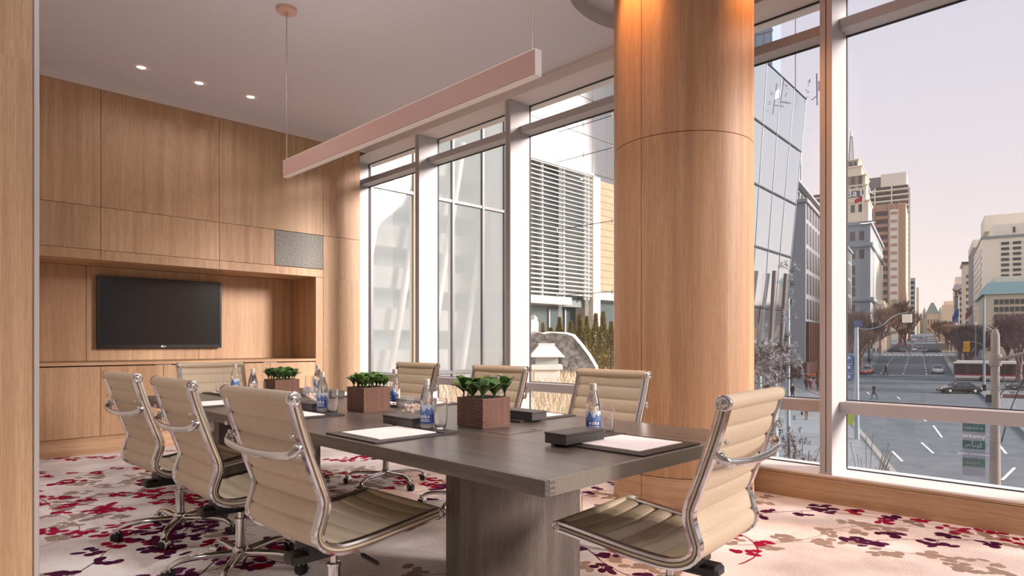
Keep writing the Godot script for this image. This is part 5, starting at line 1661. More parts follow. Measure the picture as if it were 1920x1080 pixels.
# ------------------------------------------------------------------ vehicles
# side profile along x (front at -x), everything in metres
func make_car(called: String, label: String, col: Color, at: Transform3D, opt := {}) -> Node3D:
	var t := thing(called, label, "car", Vector3.ZERO, 0.0, "cars on the street")
	t.transform = at
	var L: float = opt.get("len", 4.7)
	var W: float = opt.get("wid", 1.78) * 0.5
	var H: float = opt.get("high", 1.42)
	var paint := mat(col, 0.25, 0.0, {"clearcoat_enabled": true, "clearcoat": 0.6, "clearcoat_roughness": 0.1})
	var h := L * 0.5
	# lower body: x, top height, half-width factor
	var st := [[-h, 0.5, 0.78], [-h + 0.08, 0.62, 0.9], [-h + 0.5, 0.74, 0.98], [-h * 0.45, 0.86, 1.0], [-h * 0.2, 0.9, 1.0], [h * 0.35, 0.92, 1.0], [h * 0.62, 0.94, 1.0], [h - 0.25, 0.88, 0.97], [h - 0.05, 0.72, 0.9], [h, 0.55, 0.8]]
	if opt.get("tall", false):
		for s in st: s[1] += 0.12
	var rows := []
	for s in st:
		var w: float = W * s[2]
		var y: float = s[1]
		rows.append(PackedVector3Array([V(s[0], 0.22, -w * 0.92), V(s[0], 0.22, w * 0.92), V(s[0], 0.45, w), V(s[0], y - 0.1, w * 0.98), V(s[0], y, w * 0.86), V(s[0], y + 0.015, 0), V(s[0], y, -w * 0.86), V(s[0], y - 0.1, -w * 0.98), V(s[0], 0.45, -w)]))
	for r in rows: r.reverse()
	var b := MB.new().grid(rows, true)
	b.fan(rows[0], true); b.fan(rows[-1])
	part("body", b, paint, t)
	# glasshouse and roof
	var y0: float = 0.9 + (0.12 if opt.get("tall", false) else 0.0)
	var xs := [-h * 0.42, -h * 0.1, h * 0.38, h * 0.72] if not opt.get("tall", false) else [-h * 0.42, -h * 0.14, h * 0.7, h * 0.93]
	var gl := MB.new()
	var lo := [V(xs[0], y0 - 0.03, -W * 0.86), V(xs[0], y0 - 0.03, W * 0.86), V(xs[3], y0 - 0.03, W * 0.86), V(xs[3], y0 - 0.03, -W * 0.86)]
	var hi := [V(xs[1], H - 0.04, -W * 0.66), V(xs[1], H - 0.04, W * 0.66), V(xs[2], H - 0.04, W * 0.66), V(xs[2], H - 0.04, -W * 0.66)]
	for k in 4: gl.quad(lo[k], lo[(k + 1) % 4], hi[(k + 1) % 4], hi[k])
	part("windows", gl, mat(rgb(60, 74, 82), 0.08), t)
	var rf := MB.new()
	rf.span(V(xs[1] - 0.03, H - 0.05, -W * 0.68), V(xs[2] + 0.03, H, W * 0.68), 0.02)
	for k in 4: rf.tube(line(lo[k], hi[k]), 0.035, 5)
	for s in [-1, 1]:
		rf.tube(line(V((xs[0] + xs[3]) * 0.5, y0 - 0.02, s * W * 0.87), V((xs[1] + xs[2]) * 0.5, H - 0.04, s * W * 0.67)), 0.03, 5)
	part("roof", rf, mat(opt.get("roof", col), 0.3), t)
	if opt.has("bonnet"):
		part("bonnet_paint", MB.new().quad(V(-h + 0.5, 0.757, -W * 0.8), V(-h + 0.5, 0.757, W * 0.8), V(-h * 0.45, 0.885, W * 0.8), V(-h * 0.45, 0.885, -W * 0.8)), mat(opt.bonnet, 0.3), t)
	var wh := MB.new()
	wh.xf = Transform3D(Basis(Vector3.RIGHT, PI / 2), Vector3.ZERO)
	wh.lathe([[0.0, -0.1], [0.3, -0.1], [0.32, -0.07], [0.32, 0.07], [0.3, 0.1], [0.0, 0.1]], 16)
	var wm := wh.mesh()
	var hubm := MB.new()
	hubm.xf = Transform3D(Basis(Vector3.RIGHT, PI / 2), Vector3.ZERO)
	hubm.lathe([[0.0, -0.105], [0.19, -0.105], [0.2, 0.0], [0.19, 0.105], [0.0, 0.105]], 12)
	var hm := hubm.mesh()
	for x in [-h * 0.62, h * 0.58]:
		for s in [-1, 1]:
			var w2 := part("wheel", wm, M.rubber, t, Transform3D(Basis(), V(x, 0.32, s * (W - 0.08))))
			part("hubcap", hm, M.grey_metal, w2)
	for s in [-1, 1]:
		part("headlamp", MB.new().span(V(-h + 0.0, 0.56, s * W * 0.5), V(-h + 0.16, 0.67, s * W * 0.82), 0.01), mat(rgb(235, 232, 222), 0.2), t)
		part("tail_lamp", MB.new().span(V(h - 0.13, 0.62, s * W * 0.55), V(h - 0.0, 0.76, s * W * 0.86), 0.01), mat(rgb(150, 40, 36), 0.3), t)
		part("mirror", MB.new().span(V(xs[0] + 0.3, y0 - 0.02, s * W * 0.9), V(xs[0] + 0.42, y0 + 0.1, s * W * 1.08), 0.01), paint, t)
	part("number_plate", MB.new().span(V(-h - 0.015, 0.4, -0.2), V(-h + 0.02, 0.5, 0.2)), M.white, t)
	if opt.get("sign", false):
		part("roof_sign", MB.new().span(V(xs[1] + 0.35, H, -0.25), V(xs[1] + 0.5, H + 0.14, 0.25), 0.02), M.white, t)
	return t

func build_traffic() -> void:
	var black := rgb(34, 32, 34)
	make_car("black_sedan", "black sedan turning in the foreground of the crossing", black, sframe(99.3, 3.0, -1.18, 0.0))
	make_car("silver_car", "silver car driving towards the viewer beside the median kerb", rgb(186, 186, 190), sframe(140.5, 1.1, 0.0))
	make_car("orange_taxi", "orange and green taxi stopped at the line by the footway", rgb(206, 88, 58), sframe(134.0, -9.7, -0.05), {"roof": rgb(206, 210, 200), "bonnet": rgb(96, 156, 132), "sign": true})
	make_car("orange_taxi", "orange taxi crossing behind the pedestrians near the office block", rgb(206, 96, 60), sframe(118.0, -15.2, -1.5), {"sign": true})
	make_car("dark_sedan", "long dark sedan crossing left of the far zebra crossing", rgb(48, 44, 48), sframe(247, -9.4, 1.55), {"len": 5.2})
	make_car("dark_sedan", "dark sedan crossing right of the far zebra crossing", rgb(40, 36, 40), sframe(246, 0.2, -1.55), {"len": 5.2})
	make_car("grey_van", "grey people carrier between the crossing sedans", rgb(150, 156, 162), sframe(252, -3.0, -1.5), {"tall": true, "high": 1.7})
	make_car("white_suv", "white off-road car waiting behind the crossing cars", rgb(224, 222, 218), sframe(262, -4.6, 0.1), {"tall": true, "high": 1.8})
	make_car("dark_suv", "dark off-road car waiting beside the white one", rgb(70, 72, 76), sframe(264, -8.3, 0.0), {"tall": true, "high": 1.8})
	make_car("white_car", "small white car far up the avenue", rgb(230, 226, 220), sframe(345, -7.0, 0.0))
	make_car("red_car", "small red car parked far along the left footway", rgb(176, 60, 50), sframe(330, -11.6, 0.0))
	make_car("blue_car", "blue-grey car half hidden behind the concrete pole", rgb(96, 112, 124), sframe(108.0, 10.6, -1.45))
	# jam of cars far up the avenue
	var tones := [rgb(214, 210, 206), rgb(90, 88, 90), rgb(150, 60, 56), rgb(180, 180, 184), rgb(52, 54, 60)]
	for k in 10:
		make_car("queuing_car", "tiny %s car in %s row of the queue far up the avenue" % [["pale", "charcoal", "maroon", "silver", "black"][k % 5], ["the first", "the second", "the third", "the last"][k / 3]], tones[k % 5], sframe(470 + (k / 3) * 22.0, -8.6 + (k % 3) * 3.2, 0.0)).set_meta("group", "queue of cars far up the avenue")
	# streetcar
	var b := thing("streetcar", "white and dark streetcar with red stripes crossing behind the black sedan", "streetcar")
	b.transform = sframe(123.7, 3.0, -PI / 2 + 0.02)
	var cream := mat(rgb(226, 222, 214), 0.5)
	var red := mat(rgb(150, 44, 56), 0.45)
	var dk := mat(rgb(62, 54, 54), 0.2)
	# local x runs along the streetcar, away to the right of the street
	part("lower_side", MB.new().span(V(0.2, 0.35, -1.25), V(17, 1.0, 1.25), 0.06), cream, b)
	part("red_stripe", MB.new().span(V(0.15, 0.82, -1.27), V(17.05, 1.08, 1.27)), red, b)
	part("skirt_stripe", MB.new().span(V(0.25, 0.28, -1.22), V(16.9, 0.42, 1.22)), red, b)
	part("window_band", MB.new().span(V(0.1, 1.08, -1.24), V(17, 2.62, 1.24), 0.05), dk, b)
	part("roof", MB.new().span(V(0.0, 2.62, -1.28), V(17, 2.82, 1.28), 0.08), cream, b)
	part("roof_pod", MB.new().span(V(0.4, 2.82, -0.9), V(16.5, 3.05, 0.9), 0.08), cream, b)
	for k in 8:
		part("window_post", MB.new().span(V(1.7 + k * 2.0, 1.1, -1.26), V(1.86 + k * 2.0, 2.6, 1.26)), mat(rgb(84, 74, 72), 0.4), b)
	for x in [3.6, 9.4, 14.6]:
		var w := MB.new()
		w.xf = Transform3D(Basis(Vector3.RIGHT, PI / 2), V(x, 0.36, 0))
		w.lathe([[0.0, -1.27], [0.36, -1.27], [0.36, 1.27], [0.0, 1.27]], 18)
		part("wheel", w, mat(rgb(92, 50, 48), 0.7), b)

# ------------------------------------------------------------------ people
func capsule(p: Vector3, a: Vector3, b: Vector3, ra: float, rb: float) -> float:
	var d := b - a
	var t := clampf((p - a).dot(d) / d.length_squared(), 0.0, 1.0)
	return (p - a - d * t).length() - lerpf(ra, rb, t)

func body_mesh(bones: Array, cell: float, lo: Vector3, hi: Vector3) -> ArrayMesh:
	# surface nets over the smooth union of tapered capsules; each bone: a, b, ra, rb, colour
	var n := Vector3i(((hi - lo) / cell).ceil())
	var f := PackedFloat32Array(); f.resize((n.x + 1) * (n.y + 1) * (n.z + 1)); f.fill(1.0)
	var who := PackedInt32Array(); who.resize(f.size())
	var sx := 1
	var sy := n.x + 1
	var sz := (n.x + 1) * (n.y + 1)
	for bi in bones.size():
		var q: Array = bones[bi]
		var r := maxf(q[2], q[3]) + 0.06
		var mn := Vector3i(((q[0].min(q[1]) - V(r, r, r) - lo) / cell).floor()).clamp(Vector3i.ZERO, n)
		var mx := Vector3i(((q[0].max(q[1]) + V(r, r, r) - lo) / cell).ceil()).clamp(Vector3i.ZERO, n)
		for z in range(mn.z, mx.z + 1):
			for y in range(mn.y, mx.y + 1):
				for x in range(mn.x, mx.x + 1):
					var d := capsule(lo + V(x, y, z) * cell, q[0], q[1], q[2], q[3])
					var i := x + y * sy + z * sz
					if d < f[i]: who[i] = bi
					var k := 0.03
					var h := maxf(k - absf(d - f[i]), 0.0) / k
					f[i] = minf(d, f[i]) - h * h * k * 0.25
	var vid := {}
	var m := MB.new()
	var st := [0, sx, sy, sx + sy, sz, sx + sz, sy + sz, sx + sy + sz]
	var off := [V(0, 0, 0), V(1, 0, 0), V(0, 1, 0), V(1, 1, 0), V(0, 0, 1), V(1, 0, 1), V(0, 1, 1), V(1, 1, 1)]
	var edges := [[0, 1], [2, 3], [4, 5], [6, 7], [0, 2], [1, 3], [4, 6], [5, 7], [0, 4], [1, 5], [2, 6], [3, 7]]
	for z in n.z:
		for y in n.y:
			for x in n.x:
				var i := x + y * sy + z * sz
				var neg := 0
				for s in st: if f[i + s] < 0.0: neg += 1
				if neg == 0 or neg == 8: continue
				var p := Vector3.ZERO
				var c := 0
				for e in edges:
					var fa := f[i + st[e[0]]]
					var fb := f[i + st[e[1]]]
					if (fa < 0.0) != (fb < 0.0):
						p += off[e[0]].lerp(off[e[1]], fa / (fa - fb)); c += 1
				p = lo + (V(x, y, z) + p / c) * cell
				var g := V(f[i + sx] - f[i], f[i + sy] - f[i], f[i + sz] - f[i])
				vid[i] = m.v.size()
				var best := 0
				var bd := 1e9
				for bi in bones.size():
					var d := capsule(p, bones[bi][0], bones[bi][1], bones[bi][2], bones[bi][3])
					if d < bd: bd = d; best = bi
				m.col = bones[best][4]
				m._p(p, g if g.length_squared() > 1e-12 else Vector3.UP)
	for z in range(1, n.z):
		for y in range(1, n.y):
			for x in range(1, n.x):
				var i := x + y * sy + z * sz
				for ax in 3:
					var d: int = [sx, sy, sz][ax]
					if (f[i] < 0.0) == (f[i + d] < 0.0): continue
					var u: int = [sy, sz, sx][ax]
					var w: int = [sz, sx, sy][ax]
					var q := [i, i - u, i - u - w, i - w]
					if not (vid.has(q[0]) and vid.has(q[1]) and vid.has(q[2]) and vid.has(q[3])): continue
					var a: int = vid[q[0]]; var b: int = vid[q[1]]; var c2: int = vid[q[2]]; var e: int = vid[q[3]]
					if f[i] < 0.0: m.ix.append_array([a, c2, b, a, e, c2])
					else: m.ix.append_array([a, b, c2, a, c2, e])
	return m.mesh(true)

func person_bones(walk: float, coat: Color, legs: Color, hair: Color) -> Array:
	# faces +x; walk is the stride
	var skin := Color(0.55, 0.38, 0.3)
	var b := []
	b.append([V(0, 0.98, 0), V(0.02, 1.36, 0), 0.17, 0.19, coat])
	b.append([V(0, 0.78, 0), V(0, 1.0, 0), 0.185, 0.17, coat])
	b.append([V(0.02, 1.4, -0.14), V(0.02, 1.4, 0.14), 0.085, 0.085, coat])
	b.append([V(0.02, 1.44, 0), V(0.04, 1.56, 0), 0.055, 0.05, skin])
	b.append([V(0.05, 1.6, 0), V(0.06, 1.68, 0), 0.085, 0.095, skin])
	b.append([V(0.02, 1.63, 0), V(0.03, 1.7, 0), 0.1, 0.1, hair])
	b.append([V(0.145, 1.63, 0), V(0.155, 1.615, 0), 0.018, 0.014, skin])
	for s in [-1.0, 1.0]:
		var w: float = walk * s
		b.append([V(0, 0.86, s * 0.09), V(w * 0.22, 0.48, s * 0.09), 0.1, 0.068, legs])
		b.append([V(w * 0.22, 0.48, s * 0.09), V(w * 0.3 - 0.06 * absf(walk), 0.09, s * 0.09), 0.066, 0.048, legs])
		b.append([V(w * 0.3 - 0.06 * absf(walk) - 0.02, 0.05, s * 0.09), V(w * 0.3 + 0.12, 0.04, s * 0.1), 0.048, 0.04, Color(0.02, 0.02, 0.02)])
		b.append([V(0.02, 1.4, s * 0.2), V(-w * 0.12 - 0.02, 1.13, s * 0.25), 0.068, 0.056, coat])
		b.append([V(-w * 0.12 - 0.02, 1.13, s * 0.25), V(-w * 0.16 + 0.08, 0.89, s * 0.25), 0.055, 0.045, coat])
		b.append([V(-w * 0.16 + 0.08, 0.87, s * 0.25), V(-w * 0.16 + 0.1, 0.79, s * 0.25), 0.04, 0.03, skin])
	return b

func build_people() -> void:
	var lo := V(-0.62, -0.03, -0.45)
	var hi := V(0.62, 1.86, 0.45)
	var looks := [
		body_mesh(person_bones(1.0, Color(0.035, 0.03, 0.03), Color(0.06, 0.06, 0.07), Color(0.03, 0.02, 0.02)), 0.04, lo, hi),
		body_mesh(person_bones(0.35, Color(0.05, 0.035, 0.035), Color(0.03, 0.03, 0.035), Color(0.03, 0.02, 0.02)), 0.04, lo, hi),
		body_mesh(person_bones(0.6, Color(0.16, 0.06, 0.06), Color(0.25, 0.16, 0.1), Color(0.05, 0.03, 0.02)), 0.04, lo, hi)]
	var skin := mat(Color.WHITE, 0.8, 0.0, {"vertex_color_use_as_albedo": true})
	# s, t, facing, look, label
	var list := [
		[87.1, -5.6, 2.4, 0, "person in a dark coat striding across the empty crossing"],
		[130.1, -6.6, -1.3, 0, "person in dark clothes walking between the taxi and the lane dashes"],
		[226, -5.3, -1.5, 0, "person crossing on the far zebra, nearer the middle"],
		[226, -6.4, -1.5, 2, "person beside another on the far zebra crossing"],
		[225, -1.6, 1.5, 1, "person on the far zebra crossing near the dark sedan"],
		[91.0, -15.6, 3.1, 1, "tall person in a long coat in front of the group by the office"],
		[93.5, -13.9, 0.1, 1, "person in black with hands down walking in the group by the office"],
		[91.5, -13.1, 3.0, 2, "person carrying a red bag in the group by the office"],
		[93.5, -12.5, 0.2, 1, "person with a red bag at the edge of the group by the office"],
		[82.0, -13.7, 2.8, 1, "person whose lower half is hidden by the window rail"],
		[63.8, -9.5, 0.3, 2, "person with brown trousers seen below the window rail"],
		[108.0, -16.2, 0.2, 1, "person standing farther back near the brown fins"],
		[112.0, -15.0, 0.2, 1, "person at the kerb by the yellow signal"],
		[112.0, -12.6, 0.0, 1, "person in maroon waiting at the near kerb left of the banner pole"],
		[150.0, -13.4, 0.0, 1, "person under the first bare tree"],
		[163.0, -11.4, 0.0, 2, "person walking along the footway by the trees"],
		[161.0, -14.2, 0.0, 1, "person farther along the footway by the trees"],
		[240.0, -15.5, 0.0, 1, "person waiting at the far corner"],
		[241.0, -14.4, 0.0, 2, "person in brown at the far corner"],
		[126.0, 7.2, 0.0, 1, "person in blue behind the streetcar"]]
	for q in list:
		var o := solo("person", looks[q[3]], skin, q[4], "person", "pedestrians on the street", sframe(q[0], q[1], q[2], 0.14 if (q[1] < -9.4 and q[0] < 100) or q[0] > 132 and q[1] < -12.0 and q[0] < 222 else 0.0))
	var bag := MB.new().span(V(-0.16, 0.35, -0.07), V(0.16, 0.66, 0.07), 0.03).tube(bent([V(-0.1, 0.65, 0), V(0, 0.82, 0), V(0.1, 0.65, 0)], 4), 0.012, 5).mesh()
	solo("hand_bag", bag, mat(rgb(150, 40, 44), 0.6), "red bag carried in the group by the office", "bag", "", sframe(91.4, -12.78, 0.2, 0.2))
	solo("hand_bag", bag, mat(rgb(40, 36, 38), 0.6), "black bag carried by the person below the window rail", "bag", "", sframe(63.7, -9.86, 0.2, 0.2))

# ------------------------------------------------------------------ trees, poles and signs
func bare_tree(sd: int, levels := 5) -> Array:
	var r := RandomNumberGenerator.new(); r.seed = sd
	var tr := MB.new()
	var tw := MB.new()
	var stack := [[V(0, 0, 0), V(0, 1, 0), 1.0, 0.045, 0]]
	while stack.size():
		var q: Array = stack.pop_back()
		var lev: int = q[4]
		var len: float = [0.26, 0.22, 0.2, 0.15, 0.11, 0.09][lev] * r.randf_range(0.8, 1.2)
		var a: Vector3 = q[0]
		var d: Vector3 = q[1]
		var mid := a + d * len * 0.5 + V(r.randf() - 0.5, 0, r.randf() - 0.5) * len * 0.12
		var e := a + d * len
		var rad: float = q[3]
		var target := tr if lev < 1 else tw
		target.tube(PackedVector3Array([a, mid, e]), [rad, rad * 0.85, rad * 0.7], 5 if lev < 2 else 3, false)
		if lev >= levels: continue
		var n: int = [4, 4, 4, 4, 3][lev]
		for k in n:
			var az := TAU * k / n + r.randf() * 1.5
			var tilt := r.randf_range(0.25, 0.75) if k else r.randf_range(0.05, 0.3)
			var side := d.cross(V(sin(az), 0.3, cos(az))).normalized()
			var nd := (d.rotated(side, tilt) + V(0, 0.12, 0)).normalized()
			stack.append([a + d * len * r.randf_range(0.7, 1.0), nd, 1.0, rad * 0.6, lev + 1])
	return [tr.mesh(), tw.mesh()]

func build_street_furniture() -> void:
	var twig := mat(rgb(150, 122, 102), 0.9)
	var twig_grey := mat(rgb(124, 112, 108), 0.9)
	var twig_plum := mat(rgb(122, 98, 98), 0.9)
	var kinds := [bare_tree(5), bare_tree(8), bare_tree(14)]
	# s, t, height, kind, tone, label
	var trees := [
		[140, -13.4, 12.5, 0, 0, "first bare brown street tree next to the window frame"],
		[156, -12.6, 9.5, 1, 0, "second bare brown street tree along the left footway"],
		[190, -13.2, 11.0, 2, 1, "greyish bare tree before the stone portico"],
		[238, -13.5, 16.0, 0, 0, "broad bare tree past the zebra crossing"],
		[304, -8.6, 14.0, 1, 0, "bare brown tree in the row beyond the crossing"],
		[340, -11.5, 21.0, 2, 0, "bare tree farther along the left row"],
		[385, -11.0, 20.0, 0, 0, "bare tree near the end of the left row"],
		[440, -10.5, 20.0, 1, 0, "last bare tree of the left row"],
		[146, 5.6, 8.5, 1, 1, "slender bare tree at the tip of the median"],
		[155, 6.6, 9.5, 0, 1, "bare grey tree on the median behind the yellow signal"],
		[165, 5.4, 9.0, 2, 1, "bare tree on the median in front of the pedestal"],
		[205, 6.2, 9.5, 1, 1, "bare tree on the median behind the pedestal"],
		[260, 6.0, 10.0, 0, 0, "bare tree beyond the median crossing"],
		[300, 5.5, 11.0, 2, 0, "bare tree near the winged monument"],
		[360, 6.0, 11.0, 1, 0, "bare tree far along the median"],
		[430, 4.0, 12.0, 0, 0, "bare tree at the far head of the avenue"],
		[118, 10.8, 11.0, 0, 2, "dense plum-toned bare tree filling the right edge"],
		[131, 15.5, 12.0, 1, 2, "plum-toned bare tree farther back on the right"],
		[142, 11.2, 7.5, 2, 2, "smaller plum-toned bare tree between the poles"],
		[106, 14.2, 11.0, 2, 2, "plum-toned bare tree cut off by the right border"]]
	for q in trees:
		var o := thing("bare_tree", q[5], "tree", Vector3.ZERO, 0.0, "bare winter street trees")
		o.transform = Transform3D(Basis(Vector3.UP, q[0] * 0.7), sg(q[0], q[1]))
		var sc := Transform3D(Basis().scaled(V(q[2] * 0.95, q[2], q[2] * 0.95)), Vector3.ZERO)
		part("trunk", kinds[q[3]][0], [twig, twig_grey, twig_plum][q[4]], o, sc)
		part("branches", kinds[q[3]][1], [twig, twig_grey, twig_plum][q[4]], o, sc)
	# low hedge on the right behind the streetcar
	var conc := tri_tex(tex(speckle(256, rgb(118, 108, 102), rgb(168, 158, 150), 0.12, 81)), 0.9, V(0.5, 0.5, 0.5))
	var steel := mat(rgb(146, 160, 166), 0.5, 0.2)
	var amber := mat(rgb(206, 146, 44), 0.5)
	# speckled concrete pole with the welcome banner
	var p := thing("concrete_pole", "thick speckled concrete utility pole carrying the welcome banner", "pole")
	p.transform = sframe(42.0, 2.82)
	part("shaft", MB.new().lathe([[0.25, 0.0], [0.2, 5.2], [0.19, 6.4]], 18), conc, p)
	part("collar", MB.new().lathe([[0.22, 6.4], [0.28, 6.42], [0.28, 7.0], [0.2, 7.02]], 18), conc, p)
	part("head", MB.new().lathe([[0.2, 7.0], [0.19, 8.0], [0.1, 8.3], [0.0, 8.35]], 18), conc, p)
	part("bracket_arm", MB.new().tube(bent([V(0, 6.75, 0.2), V(0, 6.9, 0.7), V(-0.1, 7.3, 1.6), V(-0.2, 8.2, 2.6)], 5), 0.1, 8), conc, p)
	part("banner_arm", MB.new().tube(line(V(0, 3.42, 0), V(0, 3.34, -1.45)), 0.02, 6), steel, p)
	part("wire_box", MB.new().span(V(-0.16, 4.5, -0.4), V(0.0, 4.9, -0.18), 0.02), M.black, p)
	part("cable", MB.new().tube(bent([V(0, 6.9, 0.9), V(0.0, 6.2, 1.0), V(0, 5.5, 0.7), V(0, 5.0, 0.25), V(0, 4.7, 0.2)], 5), 0.025, 5), M.black, p)
	part("cable", MB.new().tube(bent([V(0, 7.4, 1.5), V(0.0, 6.3, 1.35), V(0, 5.0, 0.9), V(0, 3.8, 0.55), V(0, 2.4, 0.26)], 5), 0.03, 5), M.black, p)
	var ring := []
	for k in 13: ring.append(V(0, 5.75 + 0.5 * cos(TAU * k / 12), 0.75 + 0.42 * sin(TAU * k / 12)))
	part("cable_loop", MB.new().tube(bent(ring, 3), 0.022, 5), M.black, p)
	banner(Transform3D(Basis(SS, SU, ST), SO))
	# pole with blue festival banners and a mast arm
	var b := thing("signal_pole", "pale steel signal pole with a long curved arm beside the window frame", "pole")
	b.transform = sframe(54.6, -4.65)
	part("shaft", MB.new().lathe([[0.2, 0.0], [0.17, 1.5], [0.13, 8.9]], 14), steel, b)
	part("curved_arm", MB.new().tube(bent([V(0, 8.4, 0.1), V(0.2, 8.35, 0.8), V(0.4, 8.6, 1.6), V(0.7, 9.3, 2.4), V(1.0, 9.55, 3.3)], 6), 0.035, 7), steel, b)
	part("round_sign", MB.new().box(V(0.95, 9.1, 3.2), V(0.06, 0.62, 0.62), 0.02), M.stone_white, b)
	part("top_sign", MB.new().span(V(-0.2, 8.5, -0.15), V(-0.12, 9.0, 0.4)), mat(rgb(60, 80, 130), 0.6), b)
	part("notice", MB.new().span(V(-0.22, 1.2, -0.75), V(-0.18, 2.3, -0.2)), mat(rgb(176, 190, 62), 0.7), b)
	for k in 3:
		var y := 6.55 - 0.72 * k
		var bn := part("blue_banner", MB.new().span(V(-0.02, y - 0.66, -0.95), V(0.02, y, -0.22), 0.005), mat(rgb(48, 92, 152), 0.7), b)
		part("emblem", MB.new().span(V(-0.035, y - 0.44, -0.7), V(-0.021, y - 0.22, -0.42), 0.004), mat(rgb(186, 200, 218), 0.7), bn)
		part("stripe", MB.new().span(V(-0.035, y - 0.1, -0.93), V(-0.021, y - 0.06, -0.24)), mat(rgb(186, 200, 218), 0.7), bn)
	# thin pole with a traffic signal on the island
	var t := thing("traffic_signal", "yellow traffic signal hung from a thin grey pole on the island", "traffic signal")
	t.transform = sframe(102.3, 5.75)
	part("shaft", MB.new().lathe([[0.16, 0.0], [0.1, 12.0]], 10), steel, t)
	part("arm", MB.new().tube(bent([V(0, 6.0, 0), V(0, 6.35, -0.8), V(0, 6.5, -1.7)], 4), 0.04, 6), steel, t)
	part("housing", MB.new().span(V(-0.2, 5.1, -2.2), V(0.2, 6.5, -1.5), 0.03), amber, t)
	for k in 3: part("visor", MB.new().span(V(-0.38, 5.2 + k * 0.44, -2.02), V(-0.2, 5.52 + k * 0.44, -1.68), 0.03), amber, t)
	part("base_box", MB.new().span(V(-0.25, 0.18, -0.22), V(0.25, 0.95, 0.22), 0.03), M.black, t)
	var more := [[168, -11.6, 7.5, "yellow signal on the far left corner"], [232, 4.6, 7.5, "yellow signal above the zebra crossing"], [136, 9.0, 7.0, "yellow signal over the streetcar"], [106, -13.4, 4.0, "small yellow signal by the brown fins"]]
	for q in more:
		var o := thing("traffic_signal", q[3], "traffic signal", Vector3.ZERO, 0.0, "yellow traffic signals")
		o.transform = sframe(q[0], q[1])
		part("shaft", MB.new().lathe([[0.1, 0.0], [0.08, q[2]]], 8), steel, o)
		part("housing", MB.new().span(V(-0.2, q[2] - 1.3, -0.35), V(0.2, q[2], 0.35), 0.03), amber, o)
	# globe street lamps
	var lamps := [[175, -11.6, 9.5, "globe street lamp on the left footway"], [215, -12.4, 9.0, "farther globe street lamp on the left footway"], [160, 4.4, 8.6, "globe street lamp on the median"], [139, 6.6, 8.6, "globe street lamp behind the streetcar"], [137, 12.0, 9.4, "globe street lamp in front of the plum trees"]]
	for q in lamps:
		var o := thing("street_lamp", q[3], "street lamp", Vector3.ZERO, 0.0, "globe street lamps")
		o.transform = sframe(q[0], q[1])
		part("post", MB.new().lathe([[0.12, 0.0], [0.07, q[2]]], 8), steel, o)
		part("globe", MB.new().lathe([[0.0, q[2] - 0.1], [0.25, q[2] + 0.05], [0.32, q[2] + 0.3], [0.22, q[2] + 0.52], [0.0, q[2] + 0.6]], 10), M.stone_white, o)
	# flag poles on the median
	for q in [[200, 6.0, 13.0, rgb(70, 104, 172), "blue flag hanging on the median"], [196, 8.6, 13.5, rgb(150, 96, 104), "red and white flag hanging on the median"]]:
		var o := thing("street_flag", q[4], "flag")
		o.transform = sframe(q[0], q[1])
		part("pole", MB.new().tube(line(V(0, 0, 0), V(0, q[2], 0)), 0.06, 6), steel, o)
		part("cloth", MB.new().grid([PackedVector3Array([V(0, q[2] - 2.0, 0), V(0, q[2], 0)]), PackedVector3Array([V(0.1, q[2] - 2.8, -0.7), V(0.1, q[2] - 0.7, -0.7)]), PackedVector3Array([V(-0.1, q[2] - 3.8, -1.3), V(-0.1, q[2] - 2.2, -1.4)])]), mat(q[3], 0.8), o)
	# bench on the traffic island
	var bn := thing("stone_bench", "low stone bench on the island beside the concrete pole", "bench")
	bn.transform = sframe(97.0, 9.4)
	part("seat", MB.new().span(V(-0.3, 0.55, -1.6), V(0.3, 0.72, 2.4), 0.02), M.stone_grey, bn)
	for z in [-1.2, 1.9]: part("support", MB.new().span(V(-0.25, 0.18, z - 0.2), V(0.25, 0.55, z + 0.2)), M.stone_grey, bn)
	struct("planter_wall", ground_poly([[93, 7.0], [93.6, 7.0], [93.6, 24], [93, 24]], 0.1, 0.6), mat(rgb(122, 92, 88), 0.9))
	# frosted ornamental trees beside the near footway
	var frost := mat(rgb(186, 188, 190), 0.7)
	var dusk := mat(rgb(112, 102, 100), 0.8)
	var fr := [[eye(1452, 700, 40.0), 0.36, "frosted ornamental tree with sprays of silver leaves beside the near footway"], [eye(1478, 560, 42.0), 0.1, "tall slim pole of silver leaf sprays in front of the office"], [eye(1424, 705, 31.0), 0.3, "dark frosted shrub next to the column edge"]]
	var kk := 0
	for q in fr:
		var base: Vector3 = q[0]
		var gy: float = (SO + SS * 38.0).y + 0.1
		var o := thing("frosted_tree", q[2], "tree", V(base.x, gy, base.z), 0.0, "frosted ornamental trees")
		var hh := base.y - gy
		part("trunk", MB.new().lathe([[0.26 if kk == 0 else 0.12, 0.0], [0.2 if kk == 0 else 0.1, hh]], 10), steel, o)
		var n: int = [96, 22, 44][kk]
		for i in n:
			var a := rng.randf() * TAU
			var rad: float = [1.7, 0.5, 1.3][kk] * sqrt(rng.randf())
			var c := V(sin(a) * rad, hh + ([rng.randf_range(-0.4, 1.9), rng.randf_range(-3.8, 2.6), rng.randf_range(-1.2, 0.9)][kk]), cos(a) * rad)
			spray(o, c, rng.randf_range(0.3, 0.5), 40, 100 + i + kk * 60, frost if i % 3 else dusk)
			part("twig", MB.new().tube(line(V(0, c.y - 0.3, 0), c), 0.02, 4, false), dusk, o)
		kk += 1
